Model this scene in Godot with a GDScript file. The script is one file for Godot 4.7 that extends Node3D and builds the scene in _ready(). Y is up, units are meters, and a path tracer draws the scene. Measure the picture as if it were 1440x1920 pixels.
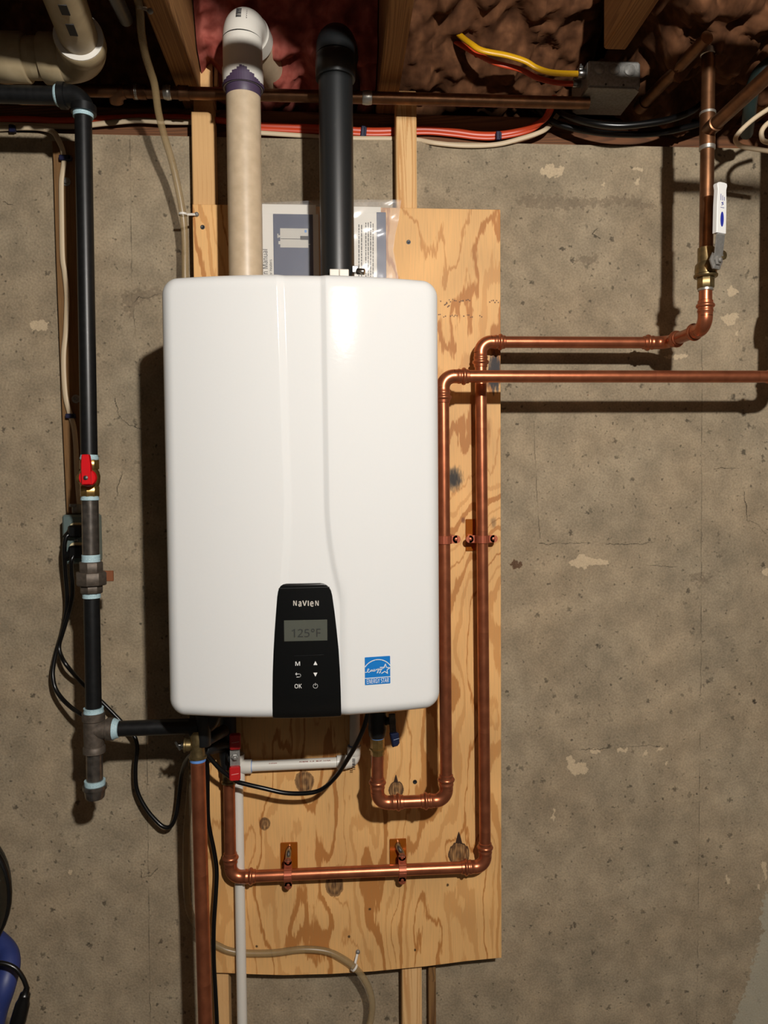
extends Node3D
# Basement wall with a tankless water heater. x right, y up, z out of the wall; metres; floor at y 0, concrete face at z 0.

const CAM := Vector3(0.0, 1.5, 1.555)
const FOCAL := 1420.0
const BOARD := 0.054
var cam_basis := Basis()
var M := {}
var taken := {}


func _ready() -> void:
	# ---- camera, sky, lights, exposure
	var yaw := deg_to_rad(3.8)
	var pitch := deg_to_rad(-2.4)
	var roll := deg_to_rad(-0.46)
	var fw := Vector3(sin(yaw) * cos(pitch), sin(pitch), -cos(yaw) * cos(pitch))
	var rt := fw.cross(Vector3.UP).normalized()
	var up := rt.cross(fw)
	cam_basis = Basis(rt * cos(roll) + up * sin(roll), up * cos(roll) - rt * sin(roll), -fw)
	var cam := Camera3D.new()
	cam.name = "camera"
	cam.fov = rad_to_deg(2.0 * atan(960.0 / FOCAL))
	cam.near = 0.05
	cam.transform = Transform3D(cam_basis, CAM)
	add_child(cam)
	cam.current = true
	var env := Environment.new()
	env.background_mode = Environment.BG_COLOR
	env.background_color = Color(0, 0, 0)
	env.tonemap_mode = Environment.TONE_MAPPER_LINEAR
	env.tonemap_exposure = 1.0
	env.sdfgi_enabled = true
	env.ssao_enabled = true
	env.ssil_enabled = true
	var we := WorldEnvironment.new()
	we.name = "world_environment"
	we.environment = env
	add_child(we)
	make_materials()
	lamp(Vector3(0.395, 2.152, 2.10), 4.3, Color(1.0, 0.985, 0.96), "bare white light bulb in a porcelain holder under the joists, the room's lamp")
	room()
	insulation()
	studs()
	plywood()
	heater()
	vents()
	manual_bag()
	gas_line()
	outlet_and_cables()
	copper_runs()
	under_heater()
	clear_tubing()
	overhead()
	corner_things()


# ------------------------------------------------------------------ helpers
func at(px: float, py: float, z: float) -> Vector3:
	# the point at depth z that was measured at that place of the 1440 x 1920 photograph
	var d := -cam_basis.z + cam_basis.x * ((px - 720.0) / FOCAL) - cam_basis.y * ((py - 960.0) / FOCAL)
	return CAM + d * ((z - CAM.z) / d.z)


func at_y(px: float, py: float, y: float) -> Vector3:
	var d := -cam_basis.z + cam_basis.x * ((px - 720.0) / FOCAL) - cam_basis.y * ((py - 960.0) / FOCAL)
	return CAM + d * ((y - CAM.y) / d.y)


func ats(list: Array, z: float) -> PackedVector3Array:
	var out := PackedVector3Array()
	for p in list:
		out.append(at(p[0], p[1], p[2] if p.size() > 2 else z))
	return out


func numbered(called: String) -> String:
	var n: int = taken.get(called, 0)
	taken[called] = n + 1
	return called if n == 0 else "%s_%03d" % [called, n]


func thing(called: String, label: String, category: String, base := Vector3.ZERO, group := "", kind := "") -> Node3D:
	var o := Node3D.new()
	o.name = numbered(called)
	add_child(o, true)
	o.position = base
	tag(o, label, category, group, kind)
	return o


func tag(o: Node3D, label: String, category := "", group := "", kind := "") -> void:
	if label:
		o.set_meta("label", label)
	if category:
		o.set_meta("category", category)
	if group:
		o.set_meta("group", group)
	if kind:
		o.set_meta("kind", kind)


func part(parent: Node3D, called: String, st: SurfaceTool, m: Material, label := "") -> MeshInstance3D:
	# shapes are laid out in world metres; the mesh is moved back by the base of its thing
	var o := MeshInstance3D.new()
	o.name = called
	o.mesh = st.commit()
	o.material_override = m
	parent.add_child(o, true)
	if parent != self and parent.get_parent() == self and not (parent is MeshInstance3D):
		o.position = -parent.position
	if label:
		o.set_meta("label", label)
	return o


func single(called: String, label: String, category: String, st: SurfaceTool, m: Material, group := "", kind := "") -> MeshInstance3D:
	var o := part(self, numbered(called), st, m)
	tag(o, label, category, group, kind)
	return o


func mb() -> SurfaceTool:
	var st := SurfaceTool.new()
	st.begin(Mesh.PRIMITIVE_TRIANGLES)
	return st


func vtx(st: SurfaceTool, p: Vector3, n: Vector3, uv: Vector2) -> void:
	st.set_normal(n)
	st.set_uv(uv)
	st.add_vertex(p)


func tri(st: SurfaceTool, a: Vector3, b: Vector3, c: Vector3, na: Vector3, nb: Vector3, nc: Vector3, ua := Vector2.ZERO, ub := Vector2.ZERO, uc := Vector2.ZERO) -> void:
	vtx(st, a, na, ua)
	if (b - a).cross(c - a).dot(na + nb + nc) > 0.0:
		vtx(st, c, nc, uc)
		vtx(st, b, nb, ub)
	else:
		vtx(st, b, nb, ub)
		vtx(st, c, nc, uc)


func quad(st: SurfaceTool, a: Vector3, b: Vector3, c: Vector3, d: Vector3, n: Vector3, ua := Vector2(0, 1), ub := Vector2(1, 1), uc := Vector2(1, 0), ud := Vector2(0, 0)) -> void:
	tri(st, a, b, c, n, n, n, ua, ub, uc)
	tri(st, a, c, d, n, n, n, ua, uc, ud)


func box(st: SurfaceTool, c: Vector3, s: Vector3, bevel := 0.0, b := Basis()) -> void:
	# a box with chamfered edges; uv in metres with v along the longest side of each face
	var h := s * 0.5
	var e: float = minf(bevel, minf(h.x, minf(h.y, h.z)) * 0.9)
	for axis in 3:
		var u := (axis + 1) % 3
		var v := (axis + 2) % 3
		for sg in [-1.0, 1.0]:
			var q := []
			for k in [[-1, -1], [1, -1], [1, 1], [-1, 1]]:
				var p := Vector3.ZERO
				p[axis] = h[axis] * sg
				p[u] = (h[u] - e) * k[0]
				p[v] = (h[v] - e) * k[1]
				q.append(p)
			var n := Vector3.ZERO
			n[axis] = sg
			var uvs := []
			for p in q:
				uvs.append(Vector2(p[u], p[v]) if s[v] >= s[u] else Vector2(p[v], p[u]))
			quad(st, c + b * q[0], c + b * q[1], c + b * q[2], c + b * q[3], b * n, uvs[0], uvs[1], uvs[2], uvs[3])
	if e <= 0.0:
		return
	for axis in 3:
		var u := (axis + 1) % 3
		var v := (axis + 2) % 3
		for su in [-1.0, 1.0]:
			for sv in [-1.0, 1.0]:
				var q := []
				for k in [[-1, 0], [1, 0], [1, 1], [-1, 1]]:
					var p := Vector3.ZERO
					p[axis] = (h[axis] - e) * k[0]
					p[u] = (h[u] - (e if k[1] == 1 else 0.0)) * su
					p[v] = (h[v] - (0.0 if k[1] == 1 else e)) * sv
					q.append(p)
				var n := Vector3.ZERO
				n[u] = su
				n[v] = sv
				n = n.normalized()
				quad(st, c + b * q[0], c + b * q[1], c + b * q[2], c + b * q[3], b * n, Vector2(0, q[0][axis]), Vector2(0, q[1][axis]), Vector2(e, q[1][axis]), Vector2(e, q[0][axis]))
	for sx in [-1.0, 1.0]:
		for sy in [-1.0, 1.0]:
			for sz in [-1.0, 1.0]:
				var k := Vector3(sx, sy, sz)
				var n := b * k.normalized()
				tri(st, c + b * (k * Vector3(h.x, h.y - e, h.z - e)), c + b * (k * Vector3(h.x - e, h.y, h.z - e)), c + b * (k * Vector3(h.x - e, h.y - e, h.z)), n, n, n)


func perp(t: Vector3) -> Vector3:
	return t.cross(Vector3.UP if absf(t.y) < 0.9 else Vector3.RIGHT).normalized()


func sweep(st: SurfaceTool, pts: PackedVector3Array, r: float, seg := 16, caps := true, flat := 1.0, hint := Vector3.ZERO, taper := 1.0) -> void:
	# a tube along points; flat < 1 squeezes it along hint
	var n := pts.size()
	var rings := []
	var norms := []
	var t0 := (pts[1] - pts[0]).normalized()
	var side := perp(t0) if hint == Vector3.ZERO else (hint - t0 * hint.dot(t0)).normalized()
	var length := 0.0
	var lens := PackedFloat32Array()
	for i in n:
		var t := (pts[mini(i + 1, n - 1)] - pts[maxi(i - 1, 0)]).normalized()
		var ax := t0.cross(t)
		if ax.length() > 1e-6:
			side = side.rotated(ax.normalized(), t0.angle_to(t))
		side = (side - t * side.dot(t)).normalized()
		t0 = t
		var other := t.cross(side)
		var rr := r * lerpf(1.0, taper, float(i) / (n - 1))
		var ring := PackedVector3Array()
		var nr := PackedVector3Array()
		for k in seg + 1:
			var a := TAU * k / seg
			ring.append(pts[i] + side * (cos(a) * rr * flat) + other * (sin(a) * rr))
			nr.append((side * (cos(a) / flat) + other * sin(a)).normalized())
		rings.append(ring)
		norms.append(nr)
		if i > 0:
			length += pts[i].distance_to(pts[i - 1])
		lens.append(length)
	for i in n - 1:
		for k in seg:
			var u0 := float(k) / seg
			var u1 := float(k + 1) / seg
			tri(st, rings[i][k], rings[i][k + 1], rings[i + 1][k + 1], norms[i][k], norms[i][k + 1], norms[i + 1][k + 1], Vector2(u0, lens[i]), Vector2(u1, lens[i]), Vector2(u1, lens[i + 1]))
			tri(st, rings[i][k], rings[i + 1][k + 1], rings[i + 1][k], norms[i][k], norms[i + 1][k + 1], norms[i + 1][k], Vector2(u0, lens[i]), Vector2(u1, lens[i + 1]), Vector2(u0, lens[i + 1]))
	if caps:
		for e in [0, n - 1]:
			var d := (pts[0] - pts[1]).normalized() if e == 0 else (pts[n - 1] - pts[n - 2]).normalized()
			for k in seg:
				tri(st, pts[e], rings[e][k], rings[e][k + 1], d, d, d)


func lathe(st: SurfaceTool, o: Vector3, axis: Vector3, prof: Array, seg := 24, facets := false) -> void:
	# prof: [distance along the axis, radius]; corners under 40 degrees are smooth
	var t := axis.normalized()
	var s := perp(t)
	var w := t.cross(s)
	var m := prof.size()
	var segn := []
	for i in m - 1:
		var d := Vector2(prof[i + 1][0] - prof[i][0], prof[i + 1][1] - prof[i][1])
		segn.append(Vector2(-d.y, d.x).normalized() if d.length() > 1e-9 else Vector2(0, 1))
	for i in m - 1:
		var n0: Vector2 = segn[i]
		var n1: Vector2 = segn[i]
		if i > 0 and n0.dot(segn[i - 1]) > 0.7:
			n0 = (n0 + segn[i - 1]).normalized()
		if i < m - 2 and n1.dot(segn[i + 1]) > 0.7:
			n1 = (n1 + segn[i + 1]).normalized()
		for k in seg:
			var a0 := TAU * k / seg
			var a1 := TAU * (k + 1) / seg
			var d0 := s * cos(a0) + w * sin(a0)
			var d1 := s * cos(a1) + w * sin(a1)
			var m0 := d0
			var m1 := d1
			if facets:
				m0 = (d0 + d1).normalized()
				m1 = m0
			var p00: Vector3 = o + t * prof[i][0] + d0 * prof[i][1]
			var p01: Vector3 = o + t * prof[i][0] + d1 * prof[i][1]
			var p10: Vector3 = o + t * prof[i + 1][0] + d0 * prof[i + 1][1]
			var p11: Vector3 = o + t * prof[i + 1][0] + d1 * prof[i + 1][1]
			var u0 := Vector2(float(k) / seg, prof[i][0])
			var u1 := Vector2(float(k + 1) / seg, prof[i][0])
			var u2 := Vector2(float(k + 1) / seg, prof[i + 1][0])
			var u3 := Vector2(float(k) / seg, prof[i + 1][0])
			if prof[i][1] > 1e-6:
				tri(st, p00, p01, p11, t * n0.x + m0 * n0.y, t * n0.x + m1 * n0.y, t * n1.x + m1 * n1.y, u0, u1, u2)
			if prof[i + 1][1] > 1e-6:
				tri(st, p00, p11, p10, t * n0.x + m0 * n0.y, t * n1.x + m1 * n1.y, t * n1.x + m0 * n1.y, u0, u2, u3)


func cyl(st: SurfaceTool, a: Vector3, b: Vector3, r: float, seg := 24, bevel := 0.0, facets := false) -> void:
	var l := a.distance_to(b)
	var e := bevel
	lathe(st, a, b - a, [[0.0, 0.0], [0.0, r - e], [e, r], [l - e, r], [l, r - e], [l, 0.0]], seg, facets)


func bend(p: Vector3, da: Vector3, db: Vector3, r: float, n := 10) -> PackedVector3Array:
	# the arc that rounds the corner p between directions da and db, starting r from the corner
	var half := da.angle_to(db) * 0.5
	var c := p + (da + db).normalized() * (r / cos(half))
	var va := p + da * r - c
	var vb := p + db * r - c
	var out := PackedVector3Array()
	for i in n + 1:
		out.append(c + va.slerp(vb, float(i) / n))
	return out


func rounded(pts: PackedVector3Array, r: float) -> PackedVector3Array:
	var out := PackedVector3Array([pts[0]])
	for i in range(1, pts.size() - 1):
		out.append_array(bend(pts[i], (pts[i - 1] - pts[i]).normalized(), (pts[i + 1] - pts[i]).normalized(), r))
	out.append(pts[pts.size() - 1])
	return out


func smooth(pts: PackedVector3Array, steps := 8) -> PackedVector3Array:
	var out := PackedVector3Array()
	var n := pts.size()
	for i in n - 1:
		var a := pts[maxi(i - 1, 0)]
		var d := pts[mini(i + 2, n - 1)]
		for k in steps:
			out.append(pts[i].cubic_interpolate(pts[i + 1], a, d, float(k) / steps))
	out.append(pts[n - 1])
	return out


func prism(st: SurfaceTool, poly: PackedVector2Array, depth: float, x: Transform3D, bevel := 0.0) -> void:
	# the polygon in the plane of x's first two axes, from 0 to depth along the third; the front edge is chamfered
	var big := PackedVector2Array()
	for p in poly:
		big.append(p * 4096.0)
	var tris := Geometry2D.triangulate_polygon(big)
	var n := poly.size()
	var inner := poly
	if bevel > 0.0:
		var off := Geometry2D.offset_polygon(big, -bevel * 4096.0)
		if off.size() == 1 and off[0].size() == n:
			inner = PackedVector2Array()
			for p in off[0]:
				inner.append(p / 4096.0)
			var best := 0
			for k in n:
				if inner[k].distance_to(poly[0]) < inner[best].distance_to(poly[0]):
					best = k
			var turned := PackedVector2Array()
			for k in n:
				turned.append(inner[(k + best) % n])
			inner = turned
	var lo := poly[0]
	var hi := poly[0]
	var area := 0.0
	for i in n:
		lo = lo.min(poly[i])
		hi = hi.max(poly[i])
		area += poly[i].cross(poly[(i + 1) % n])
	var sz := (hi - lo).max(Vector2(1e-6, 1e-6))
	var b := x.basis
	var uv := func(p: Vector2) -> Vector2: return Vector2((p.x - lo.x) / sz.x, 1.0 - (p.y - lo.y) / sz.y)
	for i in range(0, tris.size(), 3):
		var f := []
		for j in 3:
			f.append(inner[tris[i + j]])
		tri(st, x * Vector3(f[0].x, f[0].y, depth), x * Vector3(f[1].x, f[1].y, depth), x * Vector3(f[2].x, f[2].y, depth), b.z, b.z, b.z, uv.call(f[0]), uv.call(f[1]), uv.call(f[2]))
		var g := []
		for j in 3:
			g.append(poly[tris[i + j]])
		tri(st, x * Vector3(g[0].x, g[0].y, 0), x * Vector3(g[1].x, g[1].y, 0), x * Vector3(g[2].x, g[2].y, 0), -b.z, -b.z, -b.z, uv.call(g[0]), uv.call(g[1]), uv.call(g[2]))
	for i in n:
		var p := poly[i]
		var q := poly[(i + 1) % n]
		var e := (q - p).normalized()
		var o := Vector2(e.y, -e.x) * signf(area)
		var nn := b * Vector3(o.x, o.y, 0)
		quad(st, x * Vector3(p.x, p.y, 0), x * Vector3(q.x, q.y, 0), x * Vector3(q.x, q.y, depth - bevel), x * Vector3(p.x, p.y, depth - bevel), nn, uv.call(p), uv.call(q), uv.call(q), uv.call(p))
		if bevel > 0.0:
			var p2 := inner[i]
			var q2 := inner[(i + 1) % n]
			quad(st, x * Vector3(p.x, p.y, depth - bevel), x * Vector3(q.x, q.y, depth - bevel), x * Vector3(q2.x, q2.y, depth), x * Vector3(p2.x, p2.y, depth), (nn + b.z).normalized(), uv.call(p), uv.call(q), uv.call(q2), uv.call(p2))


func round_rect(w: float, h: float, r: float, n := 6) -> PackedVector2Array:
	var out := PackedVector2Array()
	for k in 4:
		var c := Vector2([1, -1, -1, 1][k] * (w * 0.5 - r), [1, 1, -1, -1][k] * (h * 0.5 - r))
		for i in n + 1:
			var a := PI * 0.5 * (k + float(i) / n)
			out.append(c + Vector2(cos(a), sin(a)) * r)
	return out


func disc2(r: float, n := 20, sx := 1.0) -> PackedVector2Array:
	var out := PackedVector2Array()
	for i in n:
		out.append(Vector2(cos(TAU * i / n) * r * sx, sin(TAU * i / n) * r))
	return out


func write(st: SurfaceTool, text: String, height: float, x: Transform3D, weight := 400, squeeze := 1.0, deep := 0.0006) -> void:
	# lettering centred on x, facing its third axis
	var f := SystemFont.new()
	f.font_names = PackedStringArray(["Droid Sans"])
	f.font_weight = weight
	var t := TextMesh.new()
	t.font = f
	t.font_size = 64
	t.text = text
	t.pixel_size = height / 46.0
	t.depth = deep
	t.curve_step = 4.0
	var xf := x
	xf.basis.x *= squeeze
	var arrays := t.get_mesh_arrays()
	var verts: PackedVector3Array = arrays[Mesh.ARRAY_VERTEX]
	var norms: PackedVector3Array = arrays[Mesh.ARRAY_NORMAL]
	var order: PackedInt32Array = arrays[Mesh.ARRAY_INDEX]
	for i in order:
		vtx(st, xf * verts[i], (xf.basis * norms[i]).normalized(), Vector2.ZERO)


func stroke(st: SurfaceTool, pts: Array, width: float, x: Transform3D, deep := 0.0004) -> void:
	# a painted line of that width, standing a hair proud of the plane of x
	for i in pts.size() - 1:
		var a := Vector2(pts[i][0], pts[i][1])
		var b := Vector2(pts[i + 1][0], pts[i + 1][1])
		var d := (b - a).normalized() * width * 0.5
		var n := Vector2(-d.y, d.x)
		prism(st, PackedVector2Array([a - d * 0.7 - n, b + d * 0.7 - n, b + d * 0.7 + n, a - d * 0.7 + n]), deep, x)


func facing(p: Vector3, turn := 0.0) -> Transform3D:
	return Transform3D(Basis(Vector3(0, 0, 1), turn), p)


func screw(parent: Node3D, p: Vector3, r: float, m: Material, n := Vector3(0, 0, 1)) -> void:
	var st := mb()
	lathe(st, p - n * 0.004, n, [[0.0, 0.0], [0.0, r * 0.5], [0.003, r], [0.0048, r * 0.96], [0.0052, r * 0.6], [0.0044, r * 0.3], [0.0044, 0.0]], 14)
	part(parent, "screw", st, m)


func lamp(p: Vector3, energy: float, color: Color, label: String) -> void:
	var t := thing("light_bulb", label, "light bulb", p)
	var st := mb()
	lathe(st, p + Vector3(0, 0.062, 0), Vector3.DOWN, [[0.0, 0.0], [0.0, 0.013], [0.022, 0.014], [0.04, 0.024], [0.058, 0.03], [0.074, 0.027], [0.087, 0.016], [0.092, 0.0]], 24)
	part(t, "bulb", st, glow(color))
	st = mb()
	lathe(st, p + Vector3(0, 0.08, 0), Vector3.DOWN, [[0.0, 0.0], [0.0, 0.05], [0.006, 0.052], [0.012, 0.04], [0.024, 0.02], [0.026, 0.0]], 24)
	part(t, "lamp_holder", st, M.porcelain)
	st = mb()
	box(st, Vector3(0.308, 2.2405, p.z), Vector3(0.44, 0.018, 0.09), 0.002)
	part(t, "mounting_board", st, M.wood_old)
	var l := OmniLight3D.new()
	l.name = "lamp_light"
	l.light_color = color
	l.light_energy = energy
	l.light_size = 0.03
	l.omni_range = 12.0
	l.omni_attenuation = 2.0
	l.shadow_enabled = true
	l.position = Vector3(0, 0, 0)
	t.add_child(l, true)


func glow(c: Color) -> StandardMaterial3D:
	var m := StandardMaterial3D.new()
	m.albedo_color = Color(0.9, 0.9, 0.88)
	m.emission_enabled = true
	m.emission = c
	m.emission_energy_multiplier = 4.0
	return m


# ------------------------------------------------------------------ materials
func mat(c: Color, rough := 0.6, metal := 0.0, spec := 0.5) -> StandardMaterial3D:
	var m := StandardMaterial3D.new()
	m.albedo_color = c
	m.roughness = rough
	m.metallic = metal
	m.metallic_specular = spec
	return m


func noise(freq: float, sd: int, octaves := 3, kind := FastNoiseLite.TYPE_SIMPLEX_SMOOTH) -> FastNoiseLite:
	var n := FastNoiseLite.new()
	n.noise_type = kind
	n.seed = sd
	n.frequency = freq
	n.fractal_octaves = octaves
	return n


func grey(n: FastNoiseLite, w: int, h: int) -> PackedByteArray:
	var im := n.get_image(w, h, false, false, true)
	im.convert(Image.FORMAT_L8)
	return im.get_data()


func stretched(n: FastNoiseLite, w: int, h: int, wide: int) -> PackedByteArray:
	# noise drawn out along the height of the picture
	var im := n.get_image(w, maxi(4, h / wide), false, false, true)
	im.convert(Image.FORMAT_L8)
	im.resize(w, h, Image.INTERPOLATE_CUBIC)
	return im.get_data()


func tex(im: Image) -> ImageTexture:
	return ImageTexture.create_from_image(im)


func mottled(c0: Color, c1: Color, freq: float, sd: int, size := 256) -> ImageTexture:
	var a := grey(noise(freq, sd, 4), size, size)
	var d := PackedByteArray()
	d.resize(size * size * 3)
	for i in size * size:
		var c := c0.lerp(c1, a[i] / 255.0)
		d[i * 3] = int(c.r * 255.0)
		d[i * 3 + 1] = int(c.g * 255.0)
		d[i * 3 + 2] = int(c.b * 255.0)
	return tex(Image.create_from_data(size, size, false, Image.FORMAT_RGB8, d))


func triplanar(m: StandardMaterial3D, t: Texture2D, per_metre: float) -> StandardMaterial3D:
	m.albedo_color = Color.WHITE
	m.albedo_texture = t
	m.uv1_triplanar = true
	m.uv1_world_triplanar = true
	m.uv1_scale = Vector3.ONE * per_metre
	return m


func grain(c0: Color, c1: Color, sd: int) -> StandardMaterial3D:
	# sawn softwood: one picture covers 0.2 m across and 0.8 m along the grain
	var w := 256
	var h := 512
	var big := stretched(noise(0.011, sd, 2), w, h, 10)
	var fine := stretched(noise(0.25, sd + 1, 2), w, h, 24)
	var d := PackedByteArray()
	d.resize(w * h * 3)
	for y in h:
		for x in w:
			var i := y * w + x
			var f := big[i] / 255.0 * 9.0
			var t := f - floorf(f)
			var k := clampf(smoothstep(0.3, 0.85, t) * (1.0 - smoothstep(0.88, 1.0, t)) * 0.8 + (fine[i] / 255.0 - 0.4) * 0.45, 0.0, 1.0)
			var c := c0.lerp(c1, k)
			d[i * 3] = int(c.r * 255.0)
			d[i * 3 + 1] = int(c.g * 255.0)
			d[i * 3 + 2] = int(c.b * 255.0)
	var m := mat(Color.WHITE, 0.75, 0.0, 0.4)
	m.albedo_texture = tex(Image.create_from_data(w, h, false, Image.FORMAT_RGB8, d))
	m.uv1_scale = Vector3(5.0, 1.25, 1.0)
	return m


func make_materials() -> void:
	M.porcelain = mat(Color(0.85, 0.83, 0.78), 0.3)
	M.white_enamel = mat(Color(0.845, 0.85, 0.845), 0.10, 0.0, 0.34)
	var peel := NoiseTexture2D.new()
	peel.width = 256
	peel.height = 256
	peel.seamless = true
	peel.noise = noise(0.03, 5, 2)
	M.white_enamel.heightmap_enabled = true
	M.white_enamel.heightmap_texture = peel
	M.white_enamel.heightmap_scale = 0.004
	M.white_enamel.uv1_triplanar = true
	M.white_enamel.uv1_scale = Vector3.ONE * 14.0
	M.black_gloss = mat(Color(0.035, 0.04, 0.042), 0.22, 0.0, 0.5)
	M.screen = mat(Color(0.30, 0.31, 0.28), 0.25)
	M.ink = mat(Color(0.17, 0.175, 0.165), 0.4)
	M.print_white = mat(Color(0.86, 0.86, 0.85), 0.5)
	M.print_silver = mat(Color(0.72, 0.70, 0.66), 0.45)
	M.sticker_blue = mat(Color(0.0, 0.43, 0.73), 0.4)
	M.pvc_white = mat(Color(0.84, 0.82, 0.78), 0.35)
	M.pvc_pipe = triplanar(mat(Color.WHITE, 0.4), mottled(Color(0.70, 0.62, 0.51), Color(0.78, 0.70, 0.59), 0.03, 11), 5.0)
	M.pvc_cream = triplanar(mat(Color.WHITE, 0.4), mottled(Color(0.58, 0.51, 0.39), Color(0.72, 0.65, 0.52), 0.02, 12), 4.0)
	M.primer = mat(Color(0.27, 0.21, 0.30), 0.5)
	M.black_pipe = mat(Color(0.10, 0.11, 0.115), 0.4)
	M.iron = triplanar(mat(Color.WHITE, 0.38, 0.35), mottled(Color(0.07, 0.072, 0.075), Color(0.12, 0.122, 0.125), 0.03, 13), 8.0)
	M.cast_iron = triplanar(mat(Color.WHITE, 0.55, 0.45), mottled(Color(0.27, 0.24, 0.21), Color(0.40, 0.36, 0.32), 0.04, 14), 9.0)
	M.nipple = triplanar(mat(Color.WHITE, 0.27, 0.85), mottled(Color(0.36, 0.34, 0.32), Color(0.58, 0.55, 0.52), 0.03, 15), 9.0)
	M.sealant = triplanar(mat(Color.WHITE, 0.6), mottled(Color(0.50, 0.62, 0.66), Color(0.76, 0.86, 0.88), 0.08, 16), 20.0)
	M.blue_tape = mat(Color(0.36, 0.54, 0.80), 0.5)
	M.brass = triplanar(mat(Color.WHITE, 0.3, 0.9), mottled(Color(0.62, 0.50, 0.29), Color(0.78, 0.64, 0.40), 0.03, 17), 12.0)
	M.old_brass = triplanar(mat(Color.WHITE, 0.36, 0.85), mottled(Color(0.44, 0.38, 0.26), Color(0.60, 0.52, 0.36), 0.03, 18), 12.0)
	M.steel = mat(Color(0.62, 0.62, 0.61), 0.28, 1.0)
	M.galvanized = triplanar(mat(Color.WHITE, 0.45, 0.35), mottled(Color(0.46, 0.45, 0.43), Color(0.58, 0.57, 0.55), 0.05, 19), 10.0)
	M.copper = triplanar(mat(Color.WHITE, 0.33, 0.82), mottled(Color(0.60, 0.35, 0.24), Color(0.77, 0.47, 0.33), 0.02, 20), 5.0)
	M.old_copper = triplanar(mat(Color.WHITE, 0.4, 0.85), mottled(Color(0.36, 0.25, 0.17), Color(0.54, 0.38, 0.26), 0.02, 21), 6.0)
	M.solder = mat(Color(0.70, 0.69, 0.66), 0.35, 0.8)
	M.copper_strap = mat(Color(0.66, 0.36, 0.26), 0.4, 0.6)
	M.amber = mat(Color(0.62, 0.33, 0.08), 0.18, 0.35)
	M.red = mat(Color(0.78, 0.05, 0.09), 0.35)
	M.dark_red = mat(Color(0.70, 0.09, 0.10), 0.4)
	M.blue_grip = mat(Color(0.05, 0.09, 0.20), 0.4)
	M.rubber = mat(Color(0.025, 0.025, 0.027), 0.32)
	M.dark_plastic = mat(Color(0.075, 0.08, 0.085), 0.45)
	M.box_grey = mat(Color(0.40, 0.46, 0.45), 0.4, 0.3)
	M.ivory = mat(Color(0.84, 0.78, 0.62), 0.4)
	M.cable_white = mat(Color(0.78, 0.70, 0.58), 0.5)
	M.cable_orange = mat(Color(0.77, 0.27, 0.14), 0.38)
	M.cable_yellow = mat(Color(0.80, 0.60, 0.07), 0.38)
	M.clip_blue = mat(Color(0.06, 0.07, 0.20), 0.45)
	M.tie_white = mat(Color(0.84, 0.82, 0.78), 0.4)
	M.paper = mat(Color(0.85, 0.83, 0.79), 0.6)
	M.paper_blue = mat(Color(0.11, 0.16, 0.30), 0.4)
	M.film = mat(Color(0.95, 0.95, 0.95, 0.1), 0.2, 0.0, 0.25)
	M.film.transparency = BaseMaterial3D.TRANSPARENCY_ALPHA
	M.vinyl = mat(Color(0.62, 0.53, 0.38, 0.48), 0.12)
	M.vinyl.transparency = BaseMaterial3D.TRANSPARENCY_ALPHA
	M.vinyl.roughness = 0.3
	M.wood_new = grain(Color(0.86, 0.70, 0.49), Color(0.74, 0.54, 0.33), 31)
	M.wood_old = grain(Color(0.50, 0.37, 0.22), Color(0.34, 0.23, 0.13), 41)
	M.joist = grain(Color(0.60, 0.43, 0.25), Color(0.46, 0.31, 0.17), 51)
	M.sill = grain(Color(0.44, 0.28, 0.17), Color(0.32, 0.20, 0.12), 61)
	M.board_edge = mat(Color(0.60, 0.44, 0.27), 0.85)
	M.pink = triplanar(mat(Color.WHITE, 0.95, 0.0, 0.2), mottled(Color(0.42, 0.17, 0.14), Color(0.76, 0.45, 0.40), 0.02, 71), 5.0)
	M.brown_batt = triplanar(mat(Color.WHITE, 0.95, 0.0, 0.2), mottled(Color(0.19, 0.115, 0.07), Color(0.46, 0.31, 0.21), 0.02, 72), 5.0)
	M.room_paint = mat(Color(0.40, 0.39, 0.37), 0.85)
	M.floor = triplanar(mat(Color.WHITE, 0.8), mottled(Color(0.24, 0.22, 0.19), Color(0.34, 0.31, 0.27), 0.02, 73), 1.0)
	M.subfloor = mat(Color(0.42, 0.33, 0.22), 0.85)
	M.blue_plastic = mat(Color(0.13, 0.18, 0.38), 0.5)
	M.olive = triplanar(mat(Color.WHITE, 0.5), mottled(Color(0.035, 0.04, 0.03), Color(0.11, 0.12, 0.085), 0.05, 74), 8.0)
	M.teal = mat(Color(0.10, 0.16, 0.15), 0.5)
	M.print_red = mat(Color(0.62, 0.22, 0.17), 0.6)
	M.print_dark = mat(Color(0.14, 0.13, 0.14), 0.6)
	M.concrete = concrete()
	M.plywood = plywood_face()


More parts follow.
